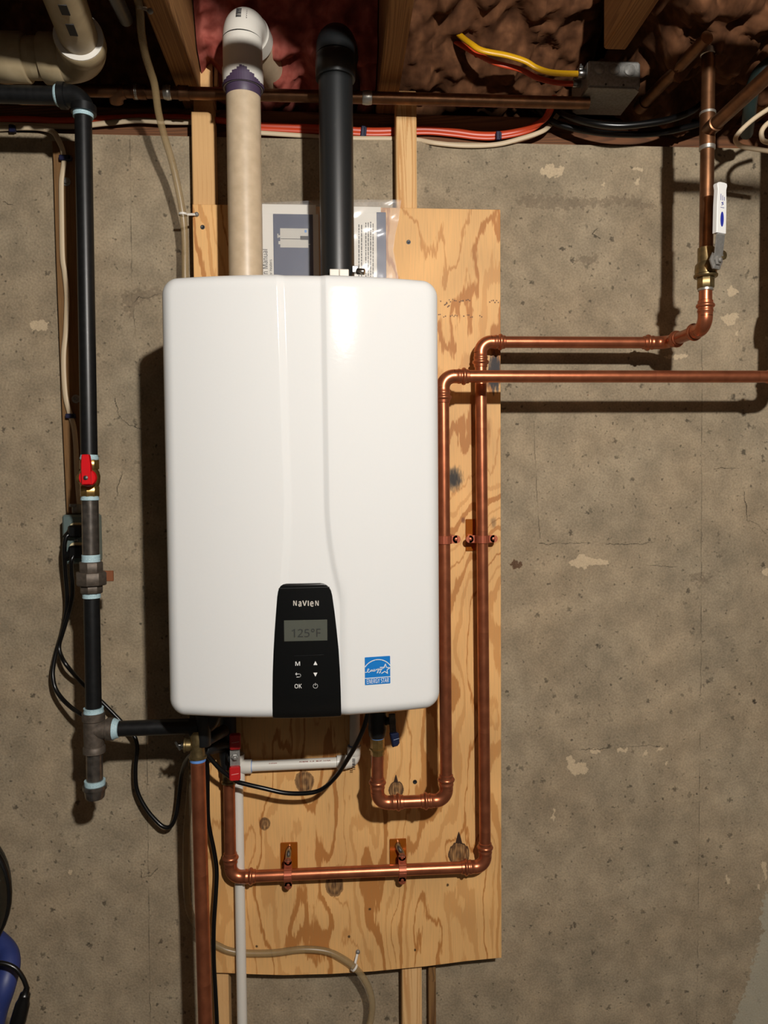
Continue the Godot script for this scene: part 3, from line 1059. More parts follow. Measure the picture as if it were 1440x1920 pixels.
func heater() -> void:
	var t := thing("water_heater", "large white tankless water heater with a black control panel, hung on the plywood board", "water heater", Vector3(HX, HY - HH, 0.08))
	var xs := []
	for k in 13:
		xs.append(-HW + 0.022 * (1.0 - cos(PI * 0.5 * k / 12.0)))
	var x := -HW + 0.022
	while x < HW - 0.024:
		x += 0.0006 if (absf(x + 0.0285) < 0.013 or absf(x - 0.0405) < 0.016) else 0.006
		if x < HW - 0.0235:
			xs.append(x)
	for k in 13:
		xs.append(HW - 0.022 * (1.0 - cos(PI * 0.5 * (12 - k) / 12.0)))
	var ys := []
	for k in 15:
		ys.append(-HH + HR * (1.0 - cos(PI * 0.5 * k / 14.0)))
	var n := 62
	for k in range(1, n):
		ys.append(lerpf(-HH + HR, HH - HR, float(k) / n))
	for k in 15:
		ys.append(HH - HR * (1.0 - cos(PI * 0.5 * (14 - k) / 14.0)))
	var st := mb()
	st.set_smooth_group(0)
	var grid := []
	for yy in ys:
		var row := PackedVector3Array()
		var hw := HW
		var over: float = absf(yy) - (HH - HR)
		if over > 0.0:
			hw = HW - HR + sqrt(maxf(0.0, HR * HR - over * over))
		for xx in xs:
			var q: float = xx
			if absf(q) > 0.15:
				q = signf(q) * (0.15 + (absf(q) - 0.15) * (hw - 0.15) / (HW - 0.15))
			row.append(Vector3(HX + q, HY + yy, front(q, yy)))
		grid.append(row)
	for j in ys.size() - 1:
		for i in xs.size() - 1:
			var q := [grid[j][i], grid[j][i + 1], grid[j + 1][i + 1], grid[j + 1][i]]
			for o in [0, 2, 1, 0, 3, 2]:
				st.set_uv(Vector2(q[o].x, q[o].y))
				st.add_vertex(q[o])
	# the outline, walked once round, runs straight back to the wall side
	var loop := PackedVector3Array()
	var m := ys.size() - 1
	var w := xs.size() - 1
	for i in w:
		loop.append(grid[0][i])
	for j in m:
		loop.append(grid[j][w])
	for i in w:
		loop.append(grid[m][w - i])
	for j in m:
		loop.append(grid[m - j][0])
	for i in loop.size():
		var a := loop[i]
		var b := loop[(i + 1) % loop.size()]
		if a.distance_to(b) < 1e-6:
			continue
		var a2 := Vector3(a.x, a.y, 0.078)
		var b2 := Vector3(b.x, b.y, 0.078)
		for p in [a, b, b2, a, b2, a2]:
			st.add_vertex(p)
		for p in [a2, b2, Vector3(HX, HY, 0.078)]:
			st.add_vertex(p)
	st.index()
	st.generate_normals()
	part(t, "casing", st, M.white_enamel)
	st = mb()
	box(st, Vector3(HX, HY + 0.27, 0.066), Vector3(0.36, 0.04, 0.023), 0.001)
	part(t, "wall_bracket", st, M.galvanized)
	st = mb()
	box(st, Vector3(HX, HY - 0.30, 0.066), Vector3(0.30, 0.04, 0.023), 0.001)
	part(t, "wall_bracket", st, M.galvanized)
	control_panel(t)
	energy_label(t)
	# collars on top
	st = mb()
	var c := Vector3(0.0115, 1.8195, 0.174)
	lathe(st, c, Vector3.UP, [[0.0, 0.0], [0.0, 0.046], [0.008, 0.046], [0.012, 0.041], [0.016, 0.0385], [0.016, 0.031]], 36)
	part(t, "intake_collar", st, M.porcelain)
	st = mb()
	var lo := at(618, 515, 0.212)
	var hi := at(654, 488, 0.212)
	box(st, Vector3((lo.x + hi.x) * 0.5 - 0.0085, c.y + 0.014, 0.208), Vector3(0.0165, hi.y - c.y + 0.006, 0.012), 0.001)
	part(t, "collar_latch", st, M.porcelain)
	st = mb()
	box(st, Vector3((lo.x + hi.x) * 0.5 + 0.0085, c.y + 0.014, 0.208), Vector3(0.0165, hi.y - c.y + 0.006, 0.012), 0.001)
	part(t, "collar_latch", st, M.porcelain)
	st = mb()
	var sc := at(677, 511, 0.18)
	lathe(st, c + Vector3(0, 0.014, 0), Vector3.UP, [[0.0, 0.033], [0.0, 0.0352], [0.011, 0.0352], [0.011, 0.033]], 36)
	part(t, "hose_clamp", st, M.steel)
	st = mb()
	cyl(st, sc + Vector3(-0.008, 0, 0.008), sc + Vector3(0.006, -0.002, 0.012), 0.0055, 14, 0.001)
	box(st, sc + Vector3(-0.012, 0.004, 0.002), Vector3(0.014, 0.012, 0.012), 0.001)
	part(t, "clamp_screw", st, M.steel)
	st = mb()
	lathe(st, Vector3(-0.151, 1.8195, 0.174), Vector3.UP, [[0.0, 0.0], [0.0, 0.042], [0.006, 0.042], [0.008, 0.035], [0.008, 0.03]], 36)
	part(t, "exhaust_collar", st, M.porcelain)
	st = mb()
	var kb := at(400, 514, 0.15)
	lathe(st, Vector3(kb.x, 1.8195, 0.15), Vector3.UP, [[0.0, 0.0], [0.0, 0.010], [0.006, 0.010], [0.008, 0.008], [0.008, 0.0]], 18)
	part(t, "test_plug", st, M.dark_plastic)
	st = mb()
	var wb := at(727, 516, 0.2)
	box(st, Vector3(wb.x, 1.824, 0.2), Vector3(0.018, 0.010, 0.02), 0.003)
	part(t, "cable_gland", st, M.porcelain)
	# black underside with its sockets
	st = mb()
	box(st, Vector3(HX, HY - HH - 0.002, 0.20), Vector3(0.36, 0.008, 0.2), 0.002)
	part(t, "base_plate", st, M.dark_plastic)


func hpt(px: float, py: float) -> Vector2:
	var p := at(px, py, 0.375)
	return Vector2(p.x - HX, p.y - HY)


func control_panel(t: Node3D) -> void:
	var rows := [[1094, 537, 600], [1095, 531, 606], [1098, 526, 612.5], [1102, 523.5, 617], [1108, 521.5, 620.5], [1118, 520, 623], [1150, 517.5, 627.5], [1185, 515, 631.5], [1220, 513, 635], [1260, 511.5, 637.5], [1300, 511, 639], [1325, 511, 639.6], [1336, 511, 639.8], [1341, 511, 640], [1344.5, 511, 640], [1347, 511, 640]]
	var st := mb()
	st.set_smooth_group(0)
	var grid := []
	var cols := 20
	for r in rows:
		var a := hpt(r[1], r[0])
		var b := hpt(r[2], r[0])
		var yy := maxf((a.y + b.y) * 0.5, -HH + 0.00002)
		var row := PackedVector3Array()
		for i in cols + 1:
			var s := float(i) / cols
			s = 0.5 - 0.5 * cos(PI * s)
			var xx := lerpf(a.x, b.x, s)
			var lift := 0.0022 if (i > 0 and i < cols and r != rows[0]) else 0.0012
			row.append(Vector3(HX + xx, HY + yy - (0.0016 if yy < -HH + 0.006 else 0.0), front(xx, yy, false) + lift))
		grid.append(row)
	for j in rows.size() - 1:
		for i in cols:
			var q := [grid[j][i], grid[j][i + 1], grid[j + 1][i + 1], grid[j + 1][i]]
			for o in [0, 1, 2, 0, 2, 3]:
				st.add_vertex(q[o])
	st.set_smooth_group(1)
	var loop := PackedVector3Array()
	var m := rows.size() - 1
	for i in cols:
		loop.append(grid[0][i])
	for j in m:
		loop.append(grid[j][cols])
	for i in cols:
		loop.append(grid[m][cols - i])
	for j in m:
		loop.append(grid[m - j][0])
	for i in loop.size():
		var a := loop[i]
		var b := loop[(i + 1) % loop.size()]
		var back := Vector3(0, 0, -0.008)
		for p in [a, b, b + back, a, b + back, a + back]:
			st.add_vertex(p)
	st.index()
	st.generate_normals()
	var panel := part(t, "control_panel", st, M.black_gloss, "black glossy control panel")
	# the fine lip across the top
	st = mb()
	var la := hpt(523, 1103)
	var lb := hpt(618, 1100.5)
	sweep(st, PackedVector3Array([Vector3(HX + la.x, HY + la.y, front(la.x, la.y, false) + 0.0022), Vector3(HX, HY + (la.y + lb.y) * 0.5, front(0, 0, false) + 0.0022), Vector3(HX + lb.x, HY + lb.y, front(lb.x, lb.y, false) + 0.0022)]), 0.0006, 6)
	part(panel, "lip", st, mat(Color(0.16, 0.17, 0.17), 0.25))
	# screen
	var z := func(px: float, py: float, lift := 0.0026) -> Vector3:
		var p := hpt(px, py)
		return Vector3(HX + p.x, HY + p.y, front(p.x, p.y, false) + lift)
	st = mb()
	var a: Vector3 = z.call(533, 1202)
	var b: Vector3 = z.call(613.5, 1161)
	box(st, Vector3((a.x + b.x) * 0.5, (a.y + b.y) * 0.5, 0.3775), Vector3(b.x - a.x, b.y - a.y, 0.0022), 0.0004)
	var screen := part(panel, "screen", st, M.screen, "grey green display reading 125 F")
	st = mb()
	var x := facing(Vector3.ZERO)
	x.origin = Vector3((a.x + b.x) * 0.5 + 0.0005, z.call(575, 1186).y, 0.3790)
	write(st, "125°F", 0.0125, x, 400, 1.05)
	part(panel, "display_digits", st, M.ink)
	# maker's lettering: capitals with two tall round letters
	st = mb()
	var glyphs := [["N", 553.3, 0.82], ["a", 562.8, 0.72], ["V", 571.3, 1.08], ["e", 584.8, 0.76], ["N", 594.3, 0.82]]
	for g in glyphs:
		var p: Vector3 = z.call(g[1], 1130.5)
		var low: bool = g[0] == "a" or g[0] == "e"
		x = facing(p)
		write(st, g[0], 0.0079 if not low else 0.0104, x, 700, g[2])
	stroke(st, [[0, -0.0034], [0, 0.0034]], 0.0017, facing(z.call(578.2, 1130.5, 0.0024)))
	part(panel, "lettering", st, M.print_silver)
	# keys
	st = mb()
	write(st, "M", 0.0064, facing(z.call(558.5, 1243.5)), 400, 1.2)
	part(panel, "key_symbol", st, M.print_white)
	st = mb()
	write(st, "OK", 0.0066, facing(z.call(559, 1285.5)), 400, 0.95)
	part(panel, "key_symbol", st, M.print_white)
	st = mb()
	var up: Vector3 = z.call(591.5, 1242.5)
	prism(st, PackedVector2Array([Vector2(-0.0031, -0.0028), Vector2(0.0031, -0.0028), Vector2(0, 0.0034)]), 0.0004, facing(up))
	part(panel, "key_symbol", st, M.print_white)
	st = mb()
	up = z.call(591.5, 1263.5)
	prism(st, PackedVector2Array([Vector2(-0.0031, 0.0028), Vector2(0.0031, 0.0028), Vector2(0, -0.0034)]), 0.0004, facing(up))
	part(panel, "key_symbol", st, M.print_white)
	st = mb()
	up = z.call(559, 1264.5)
	var hook := [[-0.0038, 0.0016], [0.0016, 0.0016]]
	for k in 9:
		var an := PI * 0.5 - PI * k / 8.0
		hook.append([0.0018 + cos(an) * 0.0024, -0.0008 + sin(an) * 0.0024])
	hook.append([-0.0022, -0.0032])
	stroke(st, hook, 0.0008, facing(up))
	stroke(st, [[-0.0022, 0.0034], [-0.004, 0.0016], [-0.0022, 0.0]], 0.0008, facing(up))
	part(panel, "key_symbol", st, M.print_white)
	st = mb()
	up = z.call(591.5, 1285)
	var arc := []
	for k in 17:
		var an := PI * 0.5 + 0.6 + (TAU - 1.2) * k / 16.0
		arc.append([cos(an) * 0.0035, sin(an) * 0.0035])
	stroke(st, arc, 0.0007, facing(up))
	stroke(st, [[0, 0.0008], [0, 0.0042]], 0.0007, facing(up))
	part(panel, "key_symbol", st, M.print_white)
	st = mb()
	stroke(st, [[-0.028, 0.0], [0.0175, 0.0006]], 0.0005, facing(z.call(586, 1228)))
	part(panel, "key_line", st, mat(Color(0.10, 0.105, 0.105), 0.35))


func energy_label(t: Node3D) -> void:
	var c2 := (hpt(684, 1285) + hpt(733, 1234)) * 0.5
	var w := (hpt(733, 1260) - hpt(684, 1260)).x
	var h := hpt(708, 1234).y - hpt(708, 1286).y
	var slope := (front(c2.x + 0.02, c2.y, false) - front(c2.x - 0.02, c2.y, false)) / 0.04
	var b := Basis(Vector3(1, 0, slope).normalized(), Vector3.UP, Vector3(-slope, 0, 1).normalized())
	var x := Transform3D(b, Vector3(HX + c2.x, HY + c2.y, front(c2.x, c2.y, false) + 0.0001))
	var st := mb()
	prism(st, round_rect(w, h, 0.0008, 2), 0.0006, x)
	var lab := part(t, "energy_label", st, M.sticker_blue, "blue square energy label with white star")
	st = mb()
	x.origin += b.z * 0.0006
	stroke(st, [[-w * 0.5, -h * 0.255], [w * 0.5, -h * 0.255]], 0.0010, x)
	var arc := []
	for k in 15:
		var an := 0.62 + (PI - 1.24) * k / 14.0
		arc.append([cos(an) * w * 0.605, -h * 0.17 + sin(an) * h * 0.565])
	stroke(st, arc, 0.0013, x)
	# open star at the right
	var star := []
	for k in range(1, 10):
		var an := PI * 0.5 - 0.1 - TAU * k / 10.0 + TAU * 0.3
		var r := w * (0.205 if k % 2 == 1 else 0.085)
		star.append([w * 0.29 + cos(an) * r, h * 0.03 + sin(an) * r])
	stroke(st, star, 0.0011, x)
	# handwritten word
	var s := w / 49.0
	var pen := [[-24, -3.0], [-20.5, -2.8], [-17.5, 0.8], [-16.5, 2.6], [-18.5, 3.4], [-20, 0.6], [-19, -3.0], [-16.5, -3.6], [-13.5, -0.5], [-12.8, 1.2], [-12.6, -2.6], [-10.8, 1.2], [-9.8, 0.6], [-9.6, -2.2], [-7.5, -0.8], [-6, 1.2], [-7, 1.8], [-7.6, -0.6], [-6.4, -2.2], [-4, -0.6], [-3.2, 1.8], [-2.8, 0.8], [-1, 1.2], [0.8, 2.4], [-0.6, 1.8], [-0.8, -0.4], [0.8, -0.2], [2.0, 2.2], [0.6, -4.6], [-1.4, -5.8], [-0.6, -3.6], [3.4, 0.4], [4.4, 2.6], [4.0, -0.2], [5.6, 0.0], [7.0, 2.8], [5.2, -5.0], [3.0, -6.4], [4.0, -4.0], [8.6, 1.4], [14, 4.6]]
	var script := []
	for p in pen:
		script.append([p[0] * s, (p[1] + 1.0) * s])
	stroke(st, script, 0.0008, x)
	var y := x
	y.origin += b * Vector3(0, -h * 0.375, 0.0002)
	write(st, "ENERGY STAR", 0.0074, y, 400, 0.585)
	part(lab, "label_print", st, M.print_white)


# ------------------------------------------------------------------ vents
func vents() -> void:
	var x := -0.1515
	var z := 0.174
	var yc := 2.3085
	var hub_low := at(459, 152, z + 0.03).y
	var out := Vector3(0.22, 0, -1).normalized()
	var c := Vector3(x, yc, z)
	var t := thing("exhaust_vent", "white plastic exhaust vent pipe with purple primer smears under its elbow", "vent pipe", Vector3(x, 1.83, z))
	var st := mb()
	cyl(st, Vector3(x, 1.8275, z), Vector3(x, hub_low + 0.02, z), 0.0302, 40)
	part(t, "pipe", st, M.pvc_pipe)
	st = mb()
	sweep(st, bend(c, Vector3.DOWN, out, 0.034, 14), 0.0345, 36, false)
	lathe(st, Vector3(x, hub_low, z), Vector3.UP, [[0.0, 0.0303], [0.0, 0.0335], [0.0015, 0.0352], [0.032, 0.0362], [0.036, 0.0345], [yc - 0.034 - hub_low, 0.0345]], 40)
	lathe(st, c + out * 0.034, out, [[0.0, 0.0345], [0.004, 0.0345], [0.006, 0.0365], [0.034, 0.0355], [0.034, 0.0303]], 40)
	var elbow := part(t, "elbow", st, M.pvc_white, "white elbow with a printed bar code")
	st = mb()
	cyl(st, c + out * 0.05, c + out * 0.30, 0.0302, 32)
	part(t, "wall_pipe", st, M.pvc_pipe)
	# primer: a ring below the hub and a ragged smear over its lip
	st = mb()
	lathe(st, Vector3(x, hub_low - 0.014, z), Vector3.UP, [[0.0, 0.0303], [0.001, 0.0307], [0.0138, 0.0307], [0.0142, 0.0356], [0.0175, 0.0359]], 40)
	var rng := RandomNumberGenerator.new()
	rng.seed = 3
	for k in 26:
		var a := -1.5 + 3.0 * k / 25.0
		var high := 0.003 + 0.019 * exp(-a * a * 3.2) + rng.randf_range(0, 0.003)
		var n := Vector3(sin(a), 0, cos(a))
		var n2 := Vector3(sin(a + 0.12), 0, cos(a + 0.12))
		var r := 0.0364
		quad(st, Vector3(x, hub_low, z) + n * r, Vector3(x, hub_low, z) + n2 * r, Vector3(x, hub_low + high, z) + n2 * (r + 0.0004), Vector3(x, hub_low + high, z) + n * (r + 0.0004), n)
	part(t, "primer_smear", st, M.primer, "purple primer")
	st = mb()
	for k in 9:
		var p := Vector3(x - 0.003, yc + 0.012 - k * 0.0026, z + 0.0)
		var zz := front_of_elbow(p.y, yc, z)
		box(st, Vector3(p.x, p.y, zz + 0.0002), Vector3(0.009, [0.0008, 0.0016, 0.0006, 0.0014, 0.0009, 0.0018, 0.0006, 0.0012, 0.0016][k], 0.0008))
	for k in 5:
		var yy := yc + 0.010 - k * 0.0046
		stroke(st, [[0.0, 0.0], [0.0012, -0.0014], [-0.0006, -0.0028]], 0.0006, facing(Vector3(x + 0.010, yy, front_of_elbow(yy, yc, z) - 0.001)))
	part(elbow, "bar_code", st, M.print_dark)
	# black intake
	x = 0.0115
	yc = 2.287
	c = Vector3(x, yc, z)
	out = Vector3(0.12, 0, -1).normalized()
	t = thing("intake_vent", "black plastic intake vent pipe rising from the white collar on the heater", "vent pipe", Vector3(x, 1.836, z))
	st = mb()
	cyl(st, Vector3(x, 1.8355, z), Vector3(x, yc - 0.06, z), 0.0303, 40)
	part(t, "pipe", st, M.black_pipe)
	st = mb()
	lathe(st, Vector3(x, yc - 0.075, z), Vector3.UP, [[0.0, 0.0303], [0.0, 0.0345], [0.0015, 0.0355], [0.030, 0.0358], [0.034, 0.0345], [0.041, 0.0345]], 40)
	sweep(st, bend(c, Vector3.DOWN, out, 0.034, 14), 0.0345, 36, false)
	lathe(st, c + out * 0.034, out, [[0.0, 0.0345], [0.006, 0.0362], [0.034, 0.0355], [0.034, 0.0303]], 40)
	part(t, "elbow", st, M.black_pipe)
	st = mb()
	cyl(st, c + out * 0.05, c + out * 0.30, 0.0302, 32)
	part(t, "wall_pipe", st, M.black_pipe)


func front_of_elbow(y: float, yc: float, z: float) -> float:
	# the outer surface of the vent elbow at that height, on its centre line
	var top := yc - 0.034
	if y < top:
		return z + 0.0345
	return z - 0.034 + sqrt(maxf(0.0, 0.0685 * 0.0685 - (y - top) * (y - top)))


func flat_rect(st: SurfaceTool, x0: float, y0: float, x1: float, y1: float, z: float, thick: float) -> void:
	var a := at(x0, y1, z)
	var b := at(x1, y0, z)
	box(st, Vector3((a.x + b.x) * 0.5, (a.y + b.y) * 0.5, z - thick * 0.5), Vector3(b.x - a.x, b.y - a.y, thick), 0.0004)


func manual_bag() -> void:
	var t := thing("manual", "white manual with dark blue cover picture in the bag between the white and black vents", "manual", at(540, 600, 0.06))
	var st := mb()
	flat_rect(st, 491, 384, 592, 596, 0.0565, 0.002)
	part(t, "back_sheet", st, M.paper)
	st = mb()
	flat_rect(st, 488, 401.5, 597, 600, 0.0605, 0.0036)
	part(t, "pages", st, M.paper)
	st = mb()
	flat_rect(st, 514.5, 402, 586.5, 599, 0.0611, 0.0008)
	var cover := part(t, "cover_panel", st, M.paper_blue, "dark blue cover panel")
	st = mb()
	flat_rect(st, 525.5, 428.5, 578, 464, 0.0615, 0.0006)
	for r in [[521, 441, 526, 445], [522, 452, 526, 458], [578, 457, 582, 459], [520, 438, 522, 446]]:
		flat_rect(st, r[0], r[1], r[2], r[3], 0.0615, 0.0006)
	part(cover, "heater_picture", st, M.print_silver)
	st = mb()
	flat_rect(st, 563, 442.5, 579, 449.5, 0.0618, 0.0006)
	flat_rect(st, 526, 447.4, 563, 448.2, 0.0617, 0.0006)
	part(cover, "picture_lines", st, M.print_dark)
	st = mb()
	flat_rect(st, 571, 431, 575, 436, 0.0618, 0.0006)
	part(cover, "blue_dot", st, mat(Color(0.35, 0.55, 0.78), 0.5))
	st = mb()
	var up := Basis(Vector3(0, 0, 1), PI * 0.5)
	var p := at(497.5, 516, 0.0609)
	write(st, "Installation Manual", 0.0098, Transform3D(up, p), 400, 0.85)
	p = at(508, 520, 0.0609)
	write(st, "Tankless Water Heaters", 0.0055, Transform3D(up, p), 400, 0.85)
	part(t, "title", st, M.print_dark)
	t = thing("manual", "open printed page with blue spine in the bag to the right of the black vent", "manual", at(690, 600, 0.06))
	st = mb()
	flat_rect(st, 655, 388, 714, 596, 0.0565, 0.002)
	part(t, "back_sheet", st, M.paper)
	st = mb()
	flat_rect(st, 640, 399, 708, 600, 0.0605, 0.0036)
	part(t, "pages", st, M.paper)
	st = mb()
	flat_rect(st, 707.5, 398, 723.5, 600, 0.0608, 0.004)
	part(t, "spine", st, M.paper_blue, "dark blue spine")
	st = mb()
	var rng := RandomNumberGenerator.new()
	rng.seed = 11
	for k in 6:
		var yy := 414.0 + rng.randf_range(0, 8)
		var xx: float = [673.0, 678.0, 686.0, 690.5, 695.0, 699.5][k]
		while yy < 540.0:
			var l := rng.randf_range(3.0, 9.0)
			flat_rect(st, xx - 0.9, yy, xx + 0.9, yy + l, 0.0607, 0.0003)
			yy += l + 1.2
	part(t, "print_lines", st, M.print_dark)
	# the clear bag, creased film in front of and behind the papers
	st = mb()
	st.set_smooth_group(0)
	var nz := noise(26.0, 77, 3)
	var outline := [[486, 600, 760, 600], [487, 520, 746, 520], [487, 470, 737, 470], [488, 440, 741, 440], [489, 415, 747, 415], [490, 392, 750, 390], [490, 383.5, 752, 378]]
	for side in 2:
		var rows := []
		for j in outline.size() * 5 - 4:
			var f := j / 5.0
			var i0 := mini(int(f), outline.size() - 2)
			var fr := f - i0
			var o := []
			for k in 4:
				o.append(lerpf(outline[i0][k], outline[i0 + 1][k], fr))
			var row := PackedVector3Array()
			for k in 41:
				var s := k / 40.0
				var q := at(lerpf(o[0], o[2], s), lerpf(o[1], o[3], s), BOARD)
				var away := sin(PI * s) * 0.006
				q.z = BOARD + 0.0012 if side == 0 else BOARD + 0.0095 + away + nz.get_noise_3dv(q) * 0.0025
				row.append(q)
			rows.append(row)
		for j in rows.size() - 1:
			for k in 40:
				var q := [rows[j][k], rows[j][k + 1], rows[j + 1][k + 1], rows[j + 1][k]]
				for o2 in [0, 2, 1, 0, 3, 2]:
					st.add_vertex(q[o2])
	st.index()
	st.generate_normals()
	single("plastic_bag", "clear crinkled plastic bag holding the manuals behind the two vent pipes", "plastic bag", st, M.film)


# ------------------------------------------------------------------ gas line
func gx(y: float) -> float:
	return -0.4285 + (y - 0.946) * 0.0066


func gp(y: float) -> Vector3:
	return Vector3(gx(y), y, 0.2)


func gy(py: float) -> float:
	return at(168, py, 0.2).y


func gas_line() -> void:
	var r := 0.0142
	var t := thing("gas_pipe", "black iron gas pipe with red handled valve, union and capped drip leg beside the heater", "gas pipe", gp(gy(1498)))
	var yt := at(60, 178, 0.2).y
	var top := Vector3(gx(yt) + 0.001, yt, 0.2)
	var st := mb()
	cyl(st, Vector3(-1.3, yt, 0.2), top + Vector3(-0.03, 0, 0), r * 1.03, 24)
	part(t, "overhead_pipe", st, M.iron)
	st = mb()
	sweep(st, bend(top, Vector3.LEFT, Vector3.DOWN, 0.026, 12), 0.0185, 24, false)
	lathe(st, top + Vector3(-0.024, 0, 0), Vector3.LEFT, [[0.0, 0.0185], [0.004, 0.0185], [0.005, 0.0215], [0.016, 0.0215], [0.017, 0.0145]], 24)
	lathe(st, top + Vector3(0, -0.016, 0), Vector3.DOWN, [[0.0, 0.0185], [0.0, 0.0208], [0.013, 0.0208], [0.014, 0.0145]], 24)
	part(t, "elbow", st, M.iron)
	st = mb()
	lathe(st, top + Vector3(-0.039, 0, 0), Vector3.LEFT, [[0.0, 0.0145], [0.0, 0.0180], [0.003, 0.0186], [0.007, 0.0165], [0.008, 0.0145]], 24)
	part(t, "pipe_dope", st, M.sealant, "pale blue thread sealant")
	var ring := func(y0: float, y1: float, rr: float) -> void:
		var s := mb()
		var nz := noise(90.0, int(y0 * 1000.0), 2)
		var prof := []
		for k in 9:
			var y := lerpf(y0, y1, k / 8.0)
			prof.append([y - y0, rr + 0.0003 * sin(k * 1.9) + nz.get_noise_1d(y) * 0.0012])
		prof.push_front([0.0, r * 0.9])
		prof.append([y1 - y0, r * 0.9])
		lathe(s, gp(y0), gp(y1) - gp(y0), prof, 24)
		part(t, "pipe_dope", s, M.sealant, "pale blue thread sealant")
	ring.call(gy(221), gy(209), 0.0172)
	st = mb()
	cyl(st, gp(gy(858)), gp(gy(214)), r, 28)
	part(t, "pipe", st, M.iron)
	# valve
	ring.call(gy(866), gy(853), 0.0152)
	st = mb()
	cyl(st, gp(gy(880)), gp(gy(862)), 0.0168, 8, 0.0012, true)
	lathe(st, gp(gy(915)), Vector3.UP, [[0.0, 0.0135], [0.004, 0.0155], [0.010, 0.0175], [0.020, 0.0182], [0.028, 0.0165], [gy(880) - gy(915), 0.014]], 28)
	cyl(st, gp(gy(931)), gp(gy(911)), 0.0166, 8, 0.0012, true)
	cyl(st, gp(gy(897)) + Vector3(-0.004, 0, 0), gp(gy(897)) + Vector3(-0.006, 0, 0.034), 0.007, 18, 0.001)
	var valve := part(t, "gas_valve", st, M.brass, "brass ball valve")
	st = mb()
	var hc := at(165, 896, 0.234)
	lathe(st, hc + Vector3(0, 0, -0.003), Vector3(0, 0, 1), [[0.0, 0.0], [0.0, 0.0145], [0.005, 0.0148], [0.008, 0.0135], [0.008, 0.0]], 28)
	var lv := PackedVector2Array([Vector2(-0.0078, -0.0115), Vector2(0.0078, -0.0115), Vector2(0.0078, 0.022), Vector2(0.0062, 0.037), Vector2(0.0050, 0.0395), Vector2(-0.0050, 0.0395), Vector2(-0.0062, 0.037), Vector2(-0.0078, 0.022)])
	prism(st, lv, 0.011, Transform3D(Basis(Vector3(0, 0, 1), 0.015), hc + Vector3(0, 0, 0.001)), 0.0015)
	part(valve, "handle", st, M.red, "red lever handle")
	st = mb()
	lathe(st, hc + Vector3(0, 0, 0.011), Vector3(0, 0, 1), [[0.0, 0.0], [0.0, 0.0045], [0.0022, 0.0038], [0.003, 0.0]], 14)
	part(valve, "handle_screw", st, M.steel)
	# nipple and union
	ring.call(gy(938), gy(930), 0.0150)
	st = mb()
	cyl(st, gp(gy(1046)), gp(gy(934)), 0.0143, 28)
	part(t, "steel_nipple", st, M.nipple, "shiny steel nipple")
	ring.call(gy(1056), gy(1040), 0.0156)
	st = mb()
	cyl(st, gp(gy(1076)), gp(gy(1053)), 0.0205, 8, 0.0015, true)
	cyl(st, gp(gy(1097)), gp(gy(1072)), 0.0262, 8, 0.0016, true)
	cyl(st, gp(gy(1112)), gp(gy(1094)), 0.0195, 8, 0.0015, true)
	part(t, "union", st, M.cast_iron, "octagonal iron union")
	st = mb()
	box(st, Vector3(gx(1.3) + 0.024, gy(1082), 0.188), Vector3(0.022, gy(1072) - gy(1092), 0.004), 0.0008)
	part(t, "pipe_tag", st, mat(Color(0.46, 0.26, 0.13), 0.6))
	ring.call(gy(1121), gy(1110), 0.0154)
	st = mb()
	cyl(st, gp(gy(1335)), gp(gy(1116)), 0.0138, 28)
	part(t, "lower_pipe", st, M.iron)
	# tee, branch to the heater, drip leg, cap
	ring.call(gy(1341), gy(1327), 0.0172)
	var yb := gy(1368)
	st = mb()
	var tl := gp(gy(1411))
	lathe(st, tl, Vector3.UP, [[0.0, 0.0142], [0.0, 0.0192], [0.010, 0.0192], [0.012, 0.0172], [yb - tl.y, 0.0178], [gy(1352) - tl.y, 0.0172], [gy(1350) - tl.y, 0.0196], [gy(1336) - tl.y, 0.0196], [gy(1336) - tl.y, 0.0142]], 28)
	lathe(st, gp(yb), Vector3.RIGHT, [[0.0, 0.0172], [0.022, 0.0172], [0.023, 0.0198], [0.034, 0.0198], [0.034, 0.0142]], 28)
	part(t, "tee", st, M.cast_iron, "iron tee")
	st = mb()
	lathe(st, gp(yb) + Vector3(0.031, 0, 0), Vector3.RIGHT, [[0.0, 0.013], [0.0, 0.0182], [0.004, 0.0190], [0.008, 0.0168], [0.012, 0.0158], [0.013, 0.0135]], 24)
	part(t, "pipe_dope", st, M.sealant, "pale blue thread sealant")
	st = mb()
	cyl(st, gp(yb) + Vector3(0.034, 0, 0), Vector3(-0.235, yb + 0.001, 0.2), 0.0138, 28)
	part(t, "branch_pipe", st, M.iron)
	st = mb()
	var e := Vector3(-0.222, yb + 0.001, 0.2)
	sweep(st, bend(e, Vector3.LEFT, Vector3.UP, 0.024, 10), 0.0185, 24)
	lathe(st, e + Vector3(-0.022, 0, 0), Vector3.LEFT, [[0.0, 0.0185], [0.0, 0.0215], [0.015, 0.0215], [0.016, 0.0138]], 24)
	cyl(st, e + Vector3(0, 0.02, 0), e + Vector3(0, 0.062, 0), 0.0142, 24)
	part(t, "branch_elbow", st, M.iron)
	st = mb()
	cyl(st, gp(gy(1470)), gp(gy(1408)), 0.0141, 28)
	part(t, "drip_leg", st, M.nipple)
	ring.call(gy(1478), gy(1463), 0.0182)
	st = mb()
	lathe(st, gp(gy(1497)), Vector3.UP, [[0.0, 0.0], [0.0, 0.0145], [0.003, 0.0165], [0.016, 0.0178], [0.017, 0.0205], [gy(1472) - gy(1497), 0.0205], [gy(1472) - gy(1497), 0.014]], 20)
	part(t, "pipe_cap", st, M.nipple)


